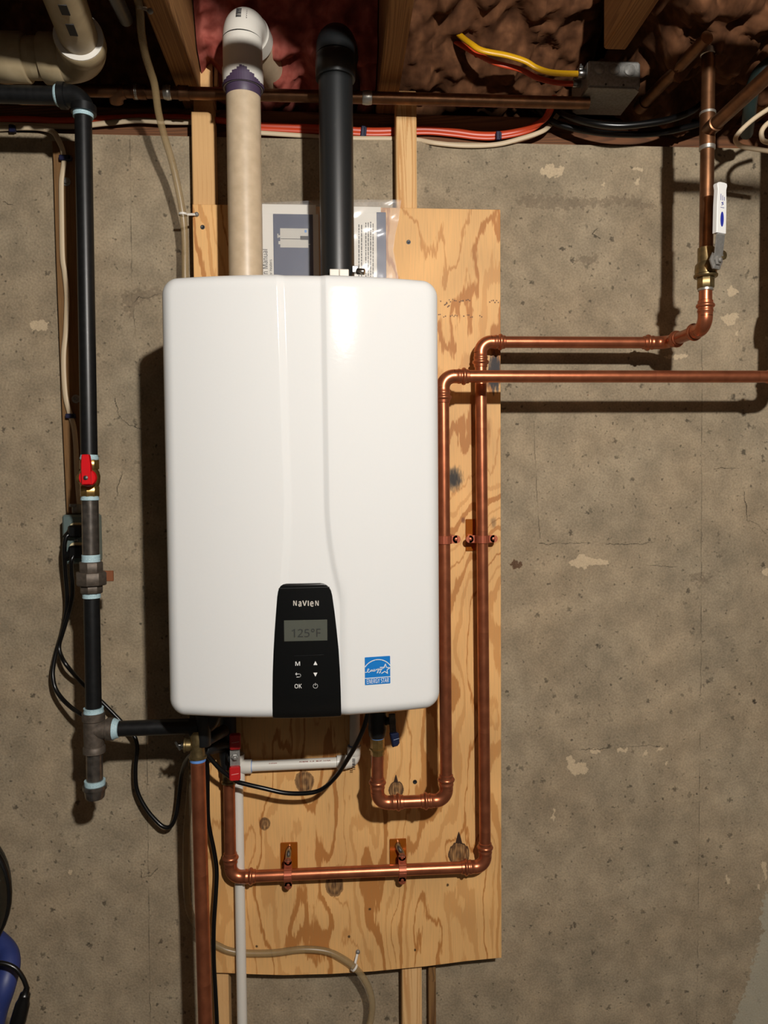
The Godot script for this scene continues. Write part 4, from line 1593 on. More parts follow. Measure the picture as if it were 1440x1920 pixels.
# ------------------------------------------------------------------ outlet and cables on the left
func cable(called: String, label: String, category: String, pts: PackedVector3Array, r: float, m: Material, flat := 1.0, group := "", seg := 10) -> MeshInstance3D:
	var st := mb()
	sweep(st, smooth(pts, 6), r, seg, true, flat, Vector3(0, 0, 1))
	return single(called, label, category, st, m, group)


func clip(px: float, py: float, w: float, h: float, z: float, label: String, m: Material, turn := 0.0) -> void:
	var p := at(px, py, z)
	var st := mb()
	box(st, p, Vector3(w, h, 0.007), 0.0012, Basis(Vector3(0, 0, 1), turn))
	box(st, p + Vector3(w * 0.42, 0, -0.001), Vector3(0.006, h * 0.8, 0.009), 0.001, Basis(Vector3(0, 0, 1), turn))
	single("cable_clip", label, "cable clip", st, m)


func outlet_and_cables() -> void:
	var t := thing("wood_batten", "brown wood batten on the wall behind the gas pipe carrying a white cable", "wood batten", at(130, 962, 0.01))
	var st := mb()
	var poly := PackedVector2Array()
	for p in [[125.5, 975], [171, 975], [157, 264], [97, 264], [99.5, 300], [104.5, 470], [111, 640], [115.5, 760]]:
		var q := at(p[0], p[1], 0.019)
		poly.append(Vector2(q.x, q.y))
	prism(st, poly, 0.018, Transform3D(Basis(), Vector3(0, 0, 0.001)), 0.001)
	part(t, "batten", st, M.wood_old)
	for p in [[124.5, 341], [142.5, 748]]:
		var c := at(p[0], p[1], 0.019)
		st = mb()
		lathe(st, c, Vector3(0, 0, 1), [[0.0, 0.0085], [0.0015, 0.0083], [0.0018, 0.0055], [0.0022, 0.0052], [0.006, 0.0044], [0.0065, 0.003], [0.005, 0.002], [0.005, 0.0]], 20)
		part(t, "washer_screw", st, M.galvanized)
	var z := 0.024
	cable("power_cable", "white flat electric cable running down the brown batten to the outlet box", "cable", ats([[-40, 243, 0.006], [0, 241, 0.006], [45, 239, 0.008], [80, 241, 0.012], [100, 248, 0.018], [109, 262], [117, 280], [120, 302], [117, 325], [115, 345], [115.5, 407], [117, 480], [121, 510], [125, 548], [125, 580], [123, 625], [119.5, 660], [119.5, 700], [123, 744], [131, 776], [138, 798], [142, 831], [143.5, 870], [145, 900], [150, 958]], z), 0.0055, M.cable_white, 0.55)
	clip(122, 296, 0.022, 0.010, 0.028, "black clip holding the white cable near the top of the batten", M.clip_blue)
	clip(131.5, 780, 0.017, 0.009, 0.028, "dark blue clip holding the white cable halfway down the batten", M.clip_blue)
	# outlet box
	t = thing("outlet_box", "grey metal outlet box with two black plugs beside the gas pipe", "outlet box", at(138, 1060, 0.03))
	st = mb()
	var a := at(117.5, 1058, 0.056)
	var b := at(175, 965, 0.056)
	var w := b.x - a.x
	var h := b.y - a.y
	var mid := (a + b) * 0.5
	box(st, Vector3(mid.x, mid.y, 0.0285), Vector3(w, h, 0.055), 0.004)
	part(t, "box", st, M.box_grey)
	for py in [994.0, 1031.0]:
		st = mb()
		var c := at(145.5, py, 0.057)
		prism(st, round_rect(0.029, 0.029, 0.009), 0.003, facing(c), 0.0008)
		part(t, "socket", st, M.ivory)
	screw(t, at(143, 1013, 0.0565), 0.0035, M.steel)
	st = mb()
	var cn := at(144, 957, 0.03)
	cyl(st, cn + Vector3(0, -0.006, 0), cn + Vector3(0, 0.012, 0), 0.009, 16, 0.001)
	box(st, cn + Vector3(-0.004, 0.010, 0.006), Vector3(0.014, 0.006, 0.008), 0.001)
	part(t, "cable_clamp", st, M.galvanized)
	var plug := func(o: Node3D, px: float, py: float) -> void:
		var c := at(px, py, 0.066)
		var s := mb()
		prism(s, round_rect(0.027, 0.024, 0.006), 0.020, facing(c + Vector3(0, 0, -0.007)), 0.004)
		lathe(s, c + Vector3(-0.006, 0, 0.003), Vector3(-0.8, -0.6, 0.1), [[0.0, 0.009], [0.010, 0.007], [0.020, 0.0045], [0.021, 0.0]], 14)
		part(o, "plug", s, M.rubber)
	t = thing("appliance_cable", "black cord from the upper plug, hanging in the widest loop and down past the plywood", "power cable", at(142, 994, 0.06))
	plug.call(t, 143.5, 996)
	st = mb()
	sweep(st, smooth(ats([[134, 1001, 0.07], [125, 1006, 0.075], [121, 1022, 0.075], [121, 1045, 0.07], [123, 1075, 0.06], [126, 1118, 0.05], [124, 1150, 0.045], [117, 1183, 0.04], [107, 1217, 0.04], [100, 1250, 0.045], [99.5, 1272, 0.05], [106, 1295, 0.055], [125, 1319, 0.07], [154, 1340, 0.10], [200, 1358, 0.13], [260, 1364, 0.15], [330, 1368, 0.15], [366, 1378, 0.14], [384, 1406, 0.12], [388.5, 1440, 0.11], [389, 1475, 0.1], [390, 1530, 0.09], [394, 1560, 0.085], [401, 1594, 0.08], [406, 1630, 0.08], [405, 1672, 0.085], [401, 1737, 0.09], [401, 1800, 0.085], [404, 1860, 0.08], [407, 1925, 0.075], [408, 2000, 0.07]], 0.07), 7), 0.0042, 10)
	part(t, "cord", st, M.rubber)
	t = thing("appliance_cable", "black cord from the lower plug, crossing behind the gas pipe and sagging below the heater", "power cable", at(142, 1031, 0.06))
	plug.call(t, 144.5, 1034)
	st = mb()
	sweep(st, smooth(ats([[138, 1042, 0.075], [134, 1052, 0.078], [134, 1072, 0.07], [136, 1095, 0.06], [135, 1120, 0.055], [128, 1152, 0.05], [118, 1185, 0.048], [111, 1210, 0.045], [114, 1228, 0.05], [127, 1250, 0.06], [160, 1287, 0.030], [194, 1319, 0.033], [229, 1355, 0.039], [250, 1378, 0.042], [256, 1392, 0.044], [257, 1408, 0.044], [254, 1442, 0.042], [257, 1481, 0.040], [274, 1516, 0.042], [296, 1542, 0.044], [310, 1551, 0.046], [322, 1547, 0.047], [331, 1525, 0.049], [336, 1490, 0.050], [341, 1450, 0.07], [350, 1424, 0.11], [365, 1409, 0.165], [382, 1410, 0.16], [396, 1424, 0.155], [415, 1444, 0.15], [442, 1464, 0.14], [460, 1470, 0.135], [494, 1478, 0.13], [536, 1487, 0.13], [578, 1487, 0.135], [605, 1479, 0.14], [630, 1456, 0.16], [649, 1428, 0.185], [669, 1394, 0.21], [683, 1362, 0.225], [690, 1335, 0.23]], 0.1), 7), 0.0042, 10)
	part(t, "cord", st, M.rubber)


# ------------------------------------------------------------------ copper
func press_end(st: SurfaceTool, p: Vector3, d: Vector3, r: float) -> void:
	# socket with its double bead, from the bend outwards
	lathe(st, p, d, [[0.0, r * 1.13], [0.006, r * 1.13], [0.0075, r * 1.22], [0.010, r * 1.22], [0.0115, r * 1.16], [0.014, r * 1.17], [0.0155, r * 1.36], [0.018, r * 1.44], [0.0205, r * 1.36], [0.022, r * 1.17], [0.027, r * 1.14], [0.028, r * 1.0]], 28)


func press_elbow(t: Node3D, p: Vector3, da: Vector3, db: Vector3, r: float) -> void:
	var st := mb()
	sweep(st, bend(p, da, db, 0.021, 12), r * 1.13, 28, false)
	press_end(st, p + da * 0.021, da, r)
	press_end(st, p + db * 0.021, db, r)
	part(t, "press_elbow", st, M.copper)


func run(t: Node3D, corners: PackedVector3Array, r: float, m: Material) -> void:
	for i in corners.size() - 1:
		var a := corners[i]
		var b := corners[i + 1]
		var d := (b - a).normalized()
		var st := mb()
		cyl(st, a + d * (0.03 if i > 0 else 0.0), b - d * (0.03 if i < corners.size() - 2 else 0.0), r, 28)
		part(t, "pipe", st, m)
	for i in range(1, corners.size() - 1):
		press_elbow(t, corners[i], (corners[i - 1] - corners[i]).normalized(), (corners[i + 1] - corners[i]).normalized(), r)


func strap(t: Node3D, p: Vector3, along: Vector3, r: float, back: float, reach := 0.021) -> void:
	# a two-hole pipe strap; its tabs lie back behind the pipe's axis
	var side := along.cross(Vector3(0, 0, 1)).normalized()
	var zz := Vector3(0, 0, 1)
	var st := mb()
	var w := 0.0075
	var line := [[-reach - 0.004, -back], [-r - 0.003, -back]]
	for k in 11:
		var a := PI - PI * k / 10.0
		line.append([cos(a) * (r + 0.0015), maxf(sin(a) * (r + 0.0015), -back)])
	line.append([r + 0.003, -back])
	line.append([reach + 0.004, -back])
	for i in line.size() - 1:
		var a: Vector3 = p + side * line[i][0] + zz * line[i][1]
		var b: Vector3 = p + side * line[i + 1][0] + zz * line[i + 1][1]
		var d := (b - a).normalized()
		var n := along.cross(d).normalized()
		if n.dot(a - p) < 0.0 and n.z < 0.0:
			n = -n
		box(st, (a + b) * 0.5, Vector3(a.distance_to(b) + 0.0006, w * 2.0, 0.0016), 0.0003, Basis(d, along, d.cross(along)))
	for sg in [-1.0, 1.0]:
		var q: Vector3 = p + side * (reach + 0.003) * sg - zz * back
		cyl(st, q - zz * 0.0008, q + zz * 0.0008, w, 20)
	part(t, "pipe_strap", st, M.copper_strap)
	for sg in [-1.0, 1.0]:
		var q: Vector3 = p + side * (reach + 0.002) * sg - zz * (back - 0.0008)
		st = mb()
		lathe(st, q, zz, [[0.0, 0.0034], [0.0012, 0.0030], [0.0018, 0.0014], [0.0019, 0.0]], 12)
		part(t, "strap_screw", st, M.copper_strap)


func bracket_plate(t: Node3D, c: Vector3, w: float, h: float, hole := true) -> void:
	var st := mb()
	prism(st, round_rect(w, h, 0.0015, 2), 0.003, facing(Vector3(c.x, c.y, BOARD)), 0.0006)
	var plate := part(t, "bracket_plate", st, M.amber, "amber varnished bracket plate")
	if hole:
		st = mb()
		lathe(st, Vector3(c.x, c.y + h * 0.5 - 0.011, BOARD + 0.003), Vector3(0, 0, 1), [[0.0, 0.0048], [0.0012, 0.0042], [0.0016, 0.002], [0.0008, 0.0]], 14)
		part(plate, "plate_screw", st, M.dark_plastic)


func copper_runs() -> void:
	var r := 0.0113
	var z := 0.089
	var yb := 0.7275
	var zr := 0.235
	var xr := 0.6635
	var ry := func(py: float) -> float: return at(1325, py, zr).y
	var t := thing("copper_supply_line", "long copper line from the red grips along the bottom up to the white grip", "copper pipe", Vector3(-0.2085, yb, z))
	var y0 := at(428, 1464, z).y
	run(t, PackedVector3Array([Vector3(-0.2085, y0, z), Vector3(-0.2085, yb, z), Vector3(0.2945, yb, z), Vector3(0.2875, 1.7665, z), Vector3(xr - 0.004, 1.7665, z), Vector3(xr, 1.7665, zr), Vector3(xr, ry.call(541), zr)]), r, M.copper)
	# valve on the riser
	var v := func(y: float) -> Vector3: return Vector3(xr + (y - 1.7665) * 0.002, y, zr)
	var st := mb()
	lathe(st, v.call(ry.call(546)), Vector3.UP, [[0.0, r], [0.001, r * 1.16], [0.006, r * 1.18], [0.0075, r]], 24)
	part(t, "solder_joint", st, M.solder, "silvery solder ring")
	st = mb()
	cyl(st, v.call(ry.call(541)), v.call(ry.call(517)), 0.0152, 8, 0.001, true)
	var yl: float = ry.call(521)
	lathe(st, v.call(yl), Vector3.UP, [[0.0, 0.013], [0.0, 0.0185], [0.002, 0.0205], [0.005, 0.0205], [0.007, 0.0182], [0.012, 0.0188], [0.022, 0.0182], [0.026, 0.0150], [0.028, 0.0142], [0.052, 0.0142], [0.053, 0.0115]], 28)
	cyl(st, v.call(ry.call(488)) + Vector3(0.004, 0, 0.006), v.call(ry.call(488)) + Vector3(0.016, 0, 0.033), 0.008, 18, 0.001)
	var valve := part(t, "ball_valve", st, M.old_brass, "brass ball valve body")
	# lever: steel strap from the stem, bent forward and up into a white grip
	st = mb()
	var stem := at(1343, 489, 0.268)
	var n := Vector3(0.45, 0, 0.9).normalized()
	var pl := PackedVector3Array([stem, at(1347, 477, 0.273), at(1351, 440, 0.292), at(1352, 352, 0.292)])
	var right := Vector3(0.93, 0, -0.36).normalized()
	for i in 3:
		var d := (pl[i + 1] - pl[i]).normalized()
		var nn := right.cross(d).normalized()
		box(st, (pl[i] + pl[i + 1]) * 0.5, Vector3([0.022, 0.0195, 0.014][i], pl[i].distance_to(pl[i + 1]) + 0.002, 0.0024), 0.0005, Basis(right, d, nn))
	cyl(st, stem - n * 0.003, stem + n * 0.0015, 0.0165, 6, 0.0006, true)
	cyl(st, stem, stem + n * 0.0055, 0.0085, 6, 0.0008, true)
	cyl(st, stem, stem + n * 0.010, 0.0042, 14, 0.0008)
	part(valve, "lever", st, M.galvanized, "bright steel lever")
	st = mb()
	var g0 := at(1348.5, 438, 0.291)
	var g1 := at(1350.5, 344, 0.291)
	var up := (g1 - g0).normalized()
	var gl := g0.distance_to(g1)
	var gb := Basis(right, up, right.cross(up).normalized())
	prism(st, PackedVector2Array([Vector2(-0.0100, 0), Vector2(0.0100, 0), Vector2(0.0098, gl * 0.55), Vector2(0.0085, gl * 0.86), Vector2(0.0105, gl * 0.955), Vector2(0.0092, gl * 0.99), Vector2(0.005, gl), Vector2(-0.005, gl), Vector2(-0.0092, gl * 0.99), Vector2(-0.0105, gl * 0.955), Vector2(-0.0085, gl * 0.86), Vector2(-0.0098, gl * 0.55)]), 0.010, Transform3D(gb, g0 - gb.z * 0.005), 0.0022)
	var grip := part(valve, "grip", st, M.print_white, "white vinyl grip with a blue oval mark")
	st = mb()
	var face := Transform3D(gb, g0 + gb.z * 0.0052 + up * gl * 0.27)
	prism(st, disc2(0.0125, 24, 0.30), 0.0004, face)
	face.origin = g0 + gb.z * 0.0054 + up * gl * 0.56
	stroke(st, [[-0.004, -0.005], [0.004, -0.005]], 0.0005, face)
	stroke(st, [[-0.002, -0.001], [0.002, 0.001], [-0.002, 0.003], [0.002, 0.004]], 0.0009, face)
	for k in 3:
		stroke(st, [[-0.004 + k * 0.004, 0.007], [-0.004 + k * 0.004, 0.017 - k * 0.002]], 0.0006, face)
	part(valve, "grip_print", st, mat(Color(0.12, 0.16, 0.55), 0.5))
	# riser above the valve with its tee
	st = mb()
	cyl(st, v.call(ry.call(466)), v.call(ry.call(272)), 0.0118, 28)
	part(t, "riser_pipe", st, M.old_copper)
	st = mb()
	lathe(st, v.call(ry.call(282)), Vector3.UP, [[0.0, 0.0118], [0.001, 0.0136], [0.007, 0.0138], [0.008, 0.0118]], 24)
	part(t, "solder_joint", st, M.solder, "silvery solder ring")
	st = mb()
	lathe(st, v.call(ry.call(216)), Vector3.UP, [[0.0, 0.0118], [0.001, 0.0138], [0.005, 0.0138], [0.006, 0.0118]], 24)
	part(t, "solder_joint", st, M.solder, "silvery solder ring")
	st = mb()
	lathe(st, v.call(ry.call(104)), Vector3.UP, [[0.0, 0.0118], [0.001, 0.0134], [0.010, 0.0134], [0.011, 0.0118]], 24)
	part(t, "solder_joint", st, M.solder, "silvery solder ring")
	st = mb()
	lathe(st, v.call(ry.call(277)), Vector3.UP, [[0.0, 0.0118], [0.0, 0.0132], [ry.call(213) - ry.call(277), 0.0132], [ry.call(213) - ry.call(277), 0.0118]], 28)
	var tee: Vector3 = v.call(ry.call(246))
	var bd := Vector3(0.03, 0.02, 1).normalized()
	lathe(st, tee, bd, [[0.0, 0.0128], [0.027, 0.0130], [0.028, 0.0138], [0.031, 0.0138], [0.032, 0.0115]], 24)
	part(t, "tee", st, M.old_copper)
	st = mb()
	cyl(st, tee + bd * 0.026, tee + bd * 0.95, 0.0116, 24)
	part(t, "branch_pipe", st, M.old_copper)
	st = mb()
	var rt := Vector3(xr + 0.001, ry.call(66), zr)
	cyl(st, v.call(ry.call(218)), rt - Vector3(0, 0.02, 0), 0.0116, 28)
	sweep(st, bend(rt, Vector3.DOWN, Vector3(0, 0.3, -1).normalized(), 0.022, 10), 0.0130, 24)
	cyl(st, rt + Vector3(0, 0.3, -1).normalized() * 0.02, rt + Vector3(0, 0.3, -1).normalized() * 0.33, 0.0116, 24)
	part(t, "riser_pipe", st, M.old_copper)
	# supports: stand-off brackets along the bottom, straps on the uprights
	for p in [[540, 1643, 542, 1590], [754.5, 1637, 746, 1583]]:
		var c := at(p[0], p[1], z)
		strap(t, Vector3(c.x, yb, z), Vector3.RIGHT, r, 0.004)
		var pc := at(p[2], p[3], BOARD)
		var lo := at(p[2], p[3] + 52, BOARD).y
		bracket_plate(t, Vector3(pc.x, (pc.y + 0.012 + lo) * 0.5, 0), 0.034, pc.y + 0.012 - lo)
		st = mb()
		var b0 := Vector3(pc.x, yb + 0.036, BOARD + 0.002)
		sweep(st, smooth(PackedVector3Array([b0, b0 + Vector3(0.0, 0, 0.012), Vector3(c.x, yb + 0.028, z - 0.012), Vector3(c.x, yb + 0.024, z - 0.003)]), 5), 0.0055, 14)
		part(t, "bracket_bolt", st, M.steel)
	var su := at(900.5, 1011, z)
	strap(t, Vector3(0.2905, su.y, z), Vector3.UP, r, 0.006)
	bracket_plate(t, Vector3(at(882, 1005, BOARD).x, at(882, 1003, BOARD).y, 0), 0.020, 0.064, false)
	st = mb()
	box(st, Vector3(0.272, su.y, (BOARD + z - 0.006) * 0.5), Vector3(0.010, 0.012, z - 0.006 - BOARD), 0.001)
	part(t, "bracket_post", st, M.copper_strap)
	# return line
	z = 0.168
	var xv := 0.2035
	t = thing("copper_outlet_line", "copper line from under the heater through a low U bend and up its side", "copper pipe", Vector3(0.076, 0.898, z))
	run(t, PackedVector3Array([Vector3(0.0765, at(708, 1412, z).y, z), Vector3(0.0755, 0.8985, z), Vector3(xv + 0.0015, 0.8995, z), Vector3(xv - 0.0015, 1.6895, z), Vector3(0.868, 1.6895, z), Vector3(0.868, 2.3, z)]), r, M.copper)
	st = mb()
	lathe(st, Vector3(0.868, 1.80, z), Vector3.UP, [[0.0, r], [0.002, 0.019], [0.02, 0.021], [0.04, 0.019], [0.06, 0.014], [0.062, r]], 20)
	part(t, "ball_valve", st, M.old_brass)
	su = at(832, 1012, z)
	strap(t, Vector3(xv, su.y, z), Vector3.UP, r, 0.006)
	st = mb()
	box(st, Vector3(xv + 0.024, su.y, (BOARD + z - 0.008) * 0.5), Vector3(0.007, 0.008, z - 0.008 - BOARD), 0.001)
	part(t, "bracket_post", st, M.copper_strap)
	# riser at the left bottom of the heater
	z = 0.21
	t = thing("copper_riser", "thick dark copper pipe rising from below to the brass tee under the heater", "copper pipe", Vector3(-0.238, 0.0, z))
	st = mb()
	var top := at(371, 1424, z)
	cyl(st, Vector3(-0.236, 0.0, z), Vector3(top.x, top.y, z), 0.0128, 28)
	part(t, "pipe", st, M.copper)
	st = mb()
	lathe(st, Vector3(top.x, at(371, 1427, z).y, z), Vector3.UP, [[0.0, 0.0128], [0.0, 0.0140], [0.005, 0.0142], [0.0055, 0.0128]], 24)
	part(t, "tape_ring", st, M.blue_tape, "light blue tape ring")
	st = mb()
	lathe(st, Vector3(top.x, at(371, 1421, z).y, z), Vector3.UP, [[0.0, 0.0128], [0.0, 0.0158], [0.003, 0.0160], [0.005, 0.0135], [0.016, 0.0125], [0.026, 0.0135], [0.034, 0.0135], [0.05, 0.012], [0.05, 0.0]], 28)
	var sp := at(372, 1397, z)
	lathe(st, sp, Vector3(-1, 0.05, 0.1), [[0.0, 0.0085], [0.012, 0.0085], [0.013, 0.0105], [0.021, 0.0105], [0.022, 0.0125], [0.025, 0.0125], [0.026, 0.0]], 20)
	part(t, "brass_tee", st, M.old_brass, "brass tee fitting")
	st = mb()
	var end := sp + Vector3(-1, 0.05, 0.1).normalized() * 0.026
	lathe(st, end, Vector3(-1, 0.05, 0.1), [[0.0, 0.007], [0.004, 0.006], [0.004, 0.003], [0.012, 0.003], [0.012, 0.0]], 12)
	box(st, end + Vector3(-0.009, 0.0, 0.002), Vector3(0.004, 0.018, 0.005), 0.001, Basis(Vector3(0, 0, 1), 0.5))
	part(t, "drain_stem", st, M.steel)


# ------------------------------------------------------------------ fittings under the heater
func under_heater() -> void:
	# red handled service valve on the left
	var z := 0.105
	var t := thing("service_valve", "service valve with two red lever grips at the left underside of the heater", "valve", at(428, 1464, z))
	var st := mb()
	var xb := -0.2085
	var yv := at(428, 1466, 0.089).y
	lathe(st, Vector3(xb, yv - 0.002, 0.089), Vector3.UP, [[0.0, 0.0113], [0.0, 0.0145], [0.003, 0.0150], [0.004, 0.0128], [0.022, 0.0128], [0.023, 0.0145], [0.030, 0.0145], [0.030, 0.0]], 24)
	part(t, "brass_socket", st, M.old_brass)
	st = mb()
	var yh := HY - HH - 0.004
	lathe(st, Vector3(xb, yv + 0.026, 0.089), Vector3.UP, [[0.0, 0.014], [0.012, 0.0165], [0.03, 0.018], [0.05, 0.0165], [0.066, 0.0155], [yh - yv - 0.026, 0.0155], [yh - yv - 0.026, 0.0]], 24)
	var cc := Vector3(xb, at(440, 1418, 0.12).y, 0.089)
	cyl(st, cc, cc + Vector3(0.012, 0, 0.045), 0.008, 18, 0.001)
	cyl(st, Vector3(xb, yv + 0.075, 0.089), Vector3(-0.245, yv + 0.090, 0.16), 0.0125, 20, 0.001)
	part(t, "valve_body", st, M.dark_plastic)
	var c := at(440.5, 1418.5, 0.14)
	var b := Basis(Vector3(0, 1, 0), 0.12)
	st = mb()
	var hh := at(440, 1404, 0.14).y - at(440, 1437, 0.14).y
	box(st, c, Vector3(0.0185, hh + 0.004, 0.0024), 0.0005, b)
	cyl(st, c, c + b.z * 0.006, 0.0072, 6, 0.0008, true)
	cyl(st, c, c + b.z * 0.011, 0.0036, 14, 0.0006)
	part(t, "lever", st, M.galvanized)
	for p in [[441, 1390.5, 30.0, 0.145], [440.5, 1450, 27.0, 0.146]]:
		var g := at(p[0], p[1], p[3])
		st = mb()
		prism(st, round_rect(0.0205, p[2] * 0.00098, 0.004), 0.009, Transform3D(b, g - b.z * 0.0045), 0.0018)
		var grip := part(t, "grip", st, M.dark_red, "red grip")
		st = mb()
		stroke(st, [[-0.006, -0.0005], [0.0065, 0.0008]], 0.0011, Transform3D(b, g + b.z * 0.0045))
		part(grip, "grip_mark", st, mat(Color(0.85, 0.55, 0.53), 0.5))
	# dark block between the gas elbow and the valve
	st = mb()
	box(st, Vector3(-0.208, HY - HH - 0.022, 0.20), Vector3(0.06, 0.036, 0.06), 0.008)
	cyl(st, Vector3(-0.235, at(371, 1398, 0.21).y, 0.21), Vector3(-0.235, HY - HH - 0.004, 0.21), 0.0135, 20, 0.001)
	cyl(st, Vector3(-0.235, at(371, 1390, 0.21).y, 0.21), Vector3(-0.205, at(371, 1384, 0.2).y, 0.16), 0.011, 20, 0.001)
	single("inlet_fitting", "dark fitting above the brass tee at the underside of the heater", "pipe fitting", st, M.dark_plastic)
	# blue handled valve on the right
	z = 0.168
	t = thing("service_valve", "dark service valve with a blue lever grip at the right underside of the heater", "valve", at(708, 1412, z))
	st = mb()
	var x := 0.0765
	var ya := at(708, 1415, z).y
	lathe(st, Vector3(x, ya, z), Vector3.UP, [[0.0, 0.0113], [0.0, 0.0128], [0.008, 0.0130], [0.009, 0.0155], [0.012, 0.0155], [0.013, 0.0132], [0.024, 0.0132], [0.031, 0.0132], [0.031, 0.0]], 8, true)
	part(t, "brass_union", st, M.brass, "shiny brass union")
	st = mb()
	lathe(st, Vector3(x, at(708, 1385, z).y, z), Vector3.UP, [[0.0, 0.0], [0.0, 0.0118], [0.003, 0.0122], [0.004, 0.0]], 24)
	part(t, "tape_ring", st, M.blue_tape)
	st = mb()
	var yd := at(708, 1383, z).y
	lathe(st, Vector3(x, yd, z), Vector3.UP, [[0.0, 0.0], [0.0, 0.0125], [0.004, 0.0155], [0.018, 0.0175], [0.026, 0.0165], [0.034, 0.0185], [yh - yd, 0.0185], [yh - yd, 0.0]], 24)
	cyl(st, Vector3(x + 0.01, yd + 0.03, z), Vector3(x + 0.032, yd + 0.034, z + 0.01), 0.0075, 16, 0.001)
	part(t, "valve_body", st, M.dark_plastic)
	st = mb()
	var s0 := at(735, 1338, z + 0.015)
	var s1 := at(737, 1376, z + 0.015)
	box(st, (s0 + s1) * 0.5, Vector3(0.012, s0.distance_to(s1), 0.004), 0.001, Basis(Vector3(0, 0, 1), 0.05))
	part(t, "lever", st, M.cast_iron)
	st = mb()
	var g2 := at(739.5, 1385, z + 0.018)
	var gb := Basis(Vector3(0, 0, 1), 0.09) * Basis(Vector3(0, 1, 0), 0.2)
	prism(st, PackedVector2Array([Vector2(-0.0065, -0.0125), Vector2(0.003, -0.0115), Vector2(0.0068, -0.007), Vector2(0.0075, 0.011), Vector2(0.005, 0.0125), Vector2(-0.0085, 0.0125), Vector2(-0.0085, 0.008)]), 0.010, Transform3D(gb, g2), 0.002)
	var bg := part(t, "grip", st, M.blue_grip, "dark blue grip")
	st = mb()
	stroke(st, [[-0.004, 0.0015], [0.006, 0.0025]], 0.0010, Transform3D(gb, g2 + gb.z * 0.010))
	part(bg, "grip_mark", st, mat(Color(0.5, 0.53, 0.6), 0.5))
	# condensate drain
	var r := 0.0102
	z = 0.0665
	t = thing("drain_pipe", "thin white plastic drain pipe running left from the heater and down to the floor", "drain pipe", Vector3(-0.194, 0.0, z))
	var p1 := at(669, 1340, z)
	var p2 := at(664, 1428, z)
	var p3 := at(447, 1438, z)
	p1.x = p2.x + 0.004
	st = mb()
	cyl(st, Vector3(p1.x, yh, z), Vector3(p2.x + 0.001, p2.y + 0.02, z), r, 24)
	part(t, "pipe", st, M.pvc_white)
	st = mb()
	var dl := (p3 - p2).normalized()
	sweep(st, bend(p2, Vector3.UP, dl, 0.014, 10), 0.0128, 24)
	lathe(st, p2 + Vector3.UP * 0.012, Vector3.UP, [[0.0, 0.0128], [0.002, 0.0128], [0.003, 0.0138], [0.020, 0.0138], [0.020, 0.0102]], 24)
	lathe(st, p2 + dl * 0.012, dl, [[0.0, 0.0128], [0.002, 0.0128], [0.003, 0.0138], [0.022, 0.0138], [0.022, 0.0102]], 24)
	var el := part(t, "elbow", st, M.pvc_white)
	st = mb()
	for k in 7:
		box(st, p2 + Vector3(-0.001, 0.010 - k * 0.0034, 0.0136), Vector3(0.0055, [0.001, 0.0016, 0.0008, 0.0018, 0.001, 0.0014, 0.0009][k], 0.0012))
	part(el, "bar_code", st, M.print_dark)
	st = mb()
	lathe(st, p2 + Vector3.UP * 0.0318, Vector3.UP, [[0.0, 0.0100], [0.0, 0.0112], [0.002, 0.0112], [0.002, 0.0100]], 20)
	lathe(st, p3 - dl * 0.024, -dl, [[0.0, 0.0100], [0.0, 0.0115], [0.003, 0.0112], [0.003, 0.0100]], 20)
	part(t, "blue_cement", st, M.blue_tape, "blue cement ring")
	st = mb()
	cyl(st, p2 + dl * 0.02, p3 - dl * 0.01, r, 24)
	part(t, "pipe", st, M.pvc_white)
	st = mb()
	write(st, "0490S  1-2  PVC  1120", 0.0048, Transform3D(Basis(-dl, Vector3(0, 0.78, 0.62), Vector3(0, -0.62, 0.78)), p3.lerp(p2, 0.66) + Vector3(0, 0.0068, 0.0079)), 400, 0.95)
	write(st, "system", 0.0044, Transform3D(Basis(-dl, Vector3(0, 0.78, 0.62), Vector3(0, -0.62, 0.78)), p3.lerp(p2, 0.30) + Vector3(0, 0.0068, 0.0079)), 400, 0.8)
	part(t, "pipe_print", st, M.print_red)
	st = mb()
	lathe(st, p3 - dl * 0.026, dl, [[0.0, 0.0102], [0.0, 0.0138], [0.022, 0.0138], [0.024, 0.0128], [0.034, 0.0128]], 24)
	var xd := -0.1945
	lathe(st, Vector3(xd, p3.y - 0.034, z), Vector3.UP, [[0.0, 0.0102], [0.0, 0.0138], [0.022, 0.0138], [0.03, 0.0128], [0.048, 0.0128], [0.06, 0.0138], [0.06, 0.0]], 24)
	part(t, "tee", st, M.pvc_white)
	st = mb()
	cyl(st, Vector3(xd + 0.001, 0.0, z), Vector3(xd, p3.y - 0.02, z), r, 24)
	part(t, "down_pipe", st, M.pvc_white)


# ------------------------------------------------------------------ clear tubing
func tie(px: float, py: float, z: float, ex: float, ey: float, ez: float, r: float, axis: Vector3, label: String) -> void:
	var p := at(px, py, z)
	var e := at(ex, ey, ez)
	var t := thing("cable_tie", label, "cable tie", e)
	var st := mb()
	lathe(st, p - axis * 0.002, axis, [[0.0, r], [0.0, r + 0.0016], [0.004, r + 0.0016], [0.004, r]], 18)
	var d := (e - p).normalized()
	sweep(st, PackedVector3Array([p + d * r, p.lerp(e, 0.6) + Vector3(0, 0, 0.001), e + Vector3(0, 0, 0.0012)]), 0.0026, 8, true, 0.5, Vector3(0, 0, 1))
	part(t, "strap", st, M.tie_white)
	st = mb()
	lathe(st, e, Vector3(0, 0, 1), [[0.0, 0.0], [0.0, 0.0044], [0.003, 0.0044], [0.005, 0.0025], [0.0055, 0.0]], 14)
	part(t, "screw", st, M.galvanized)


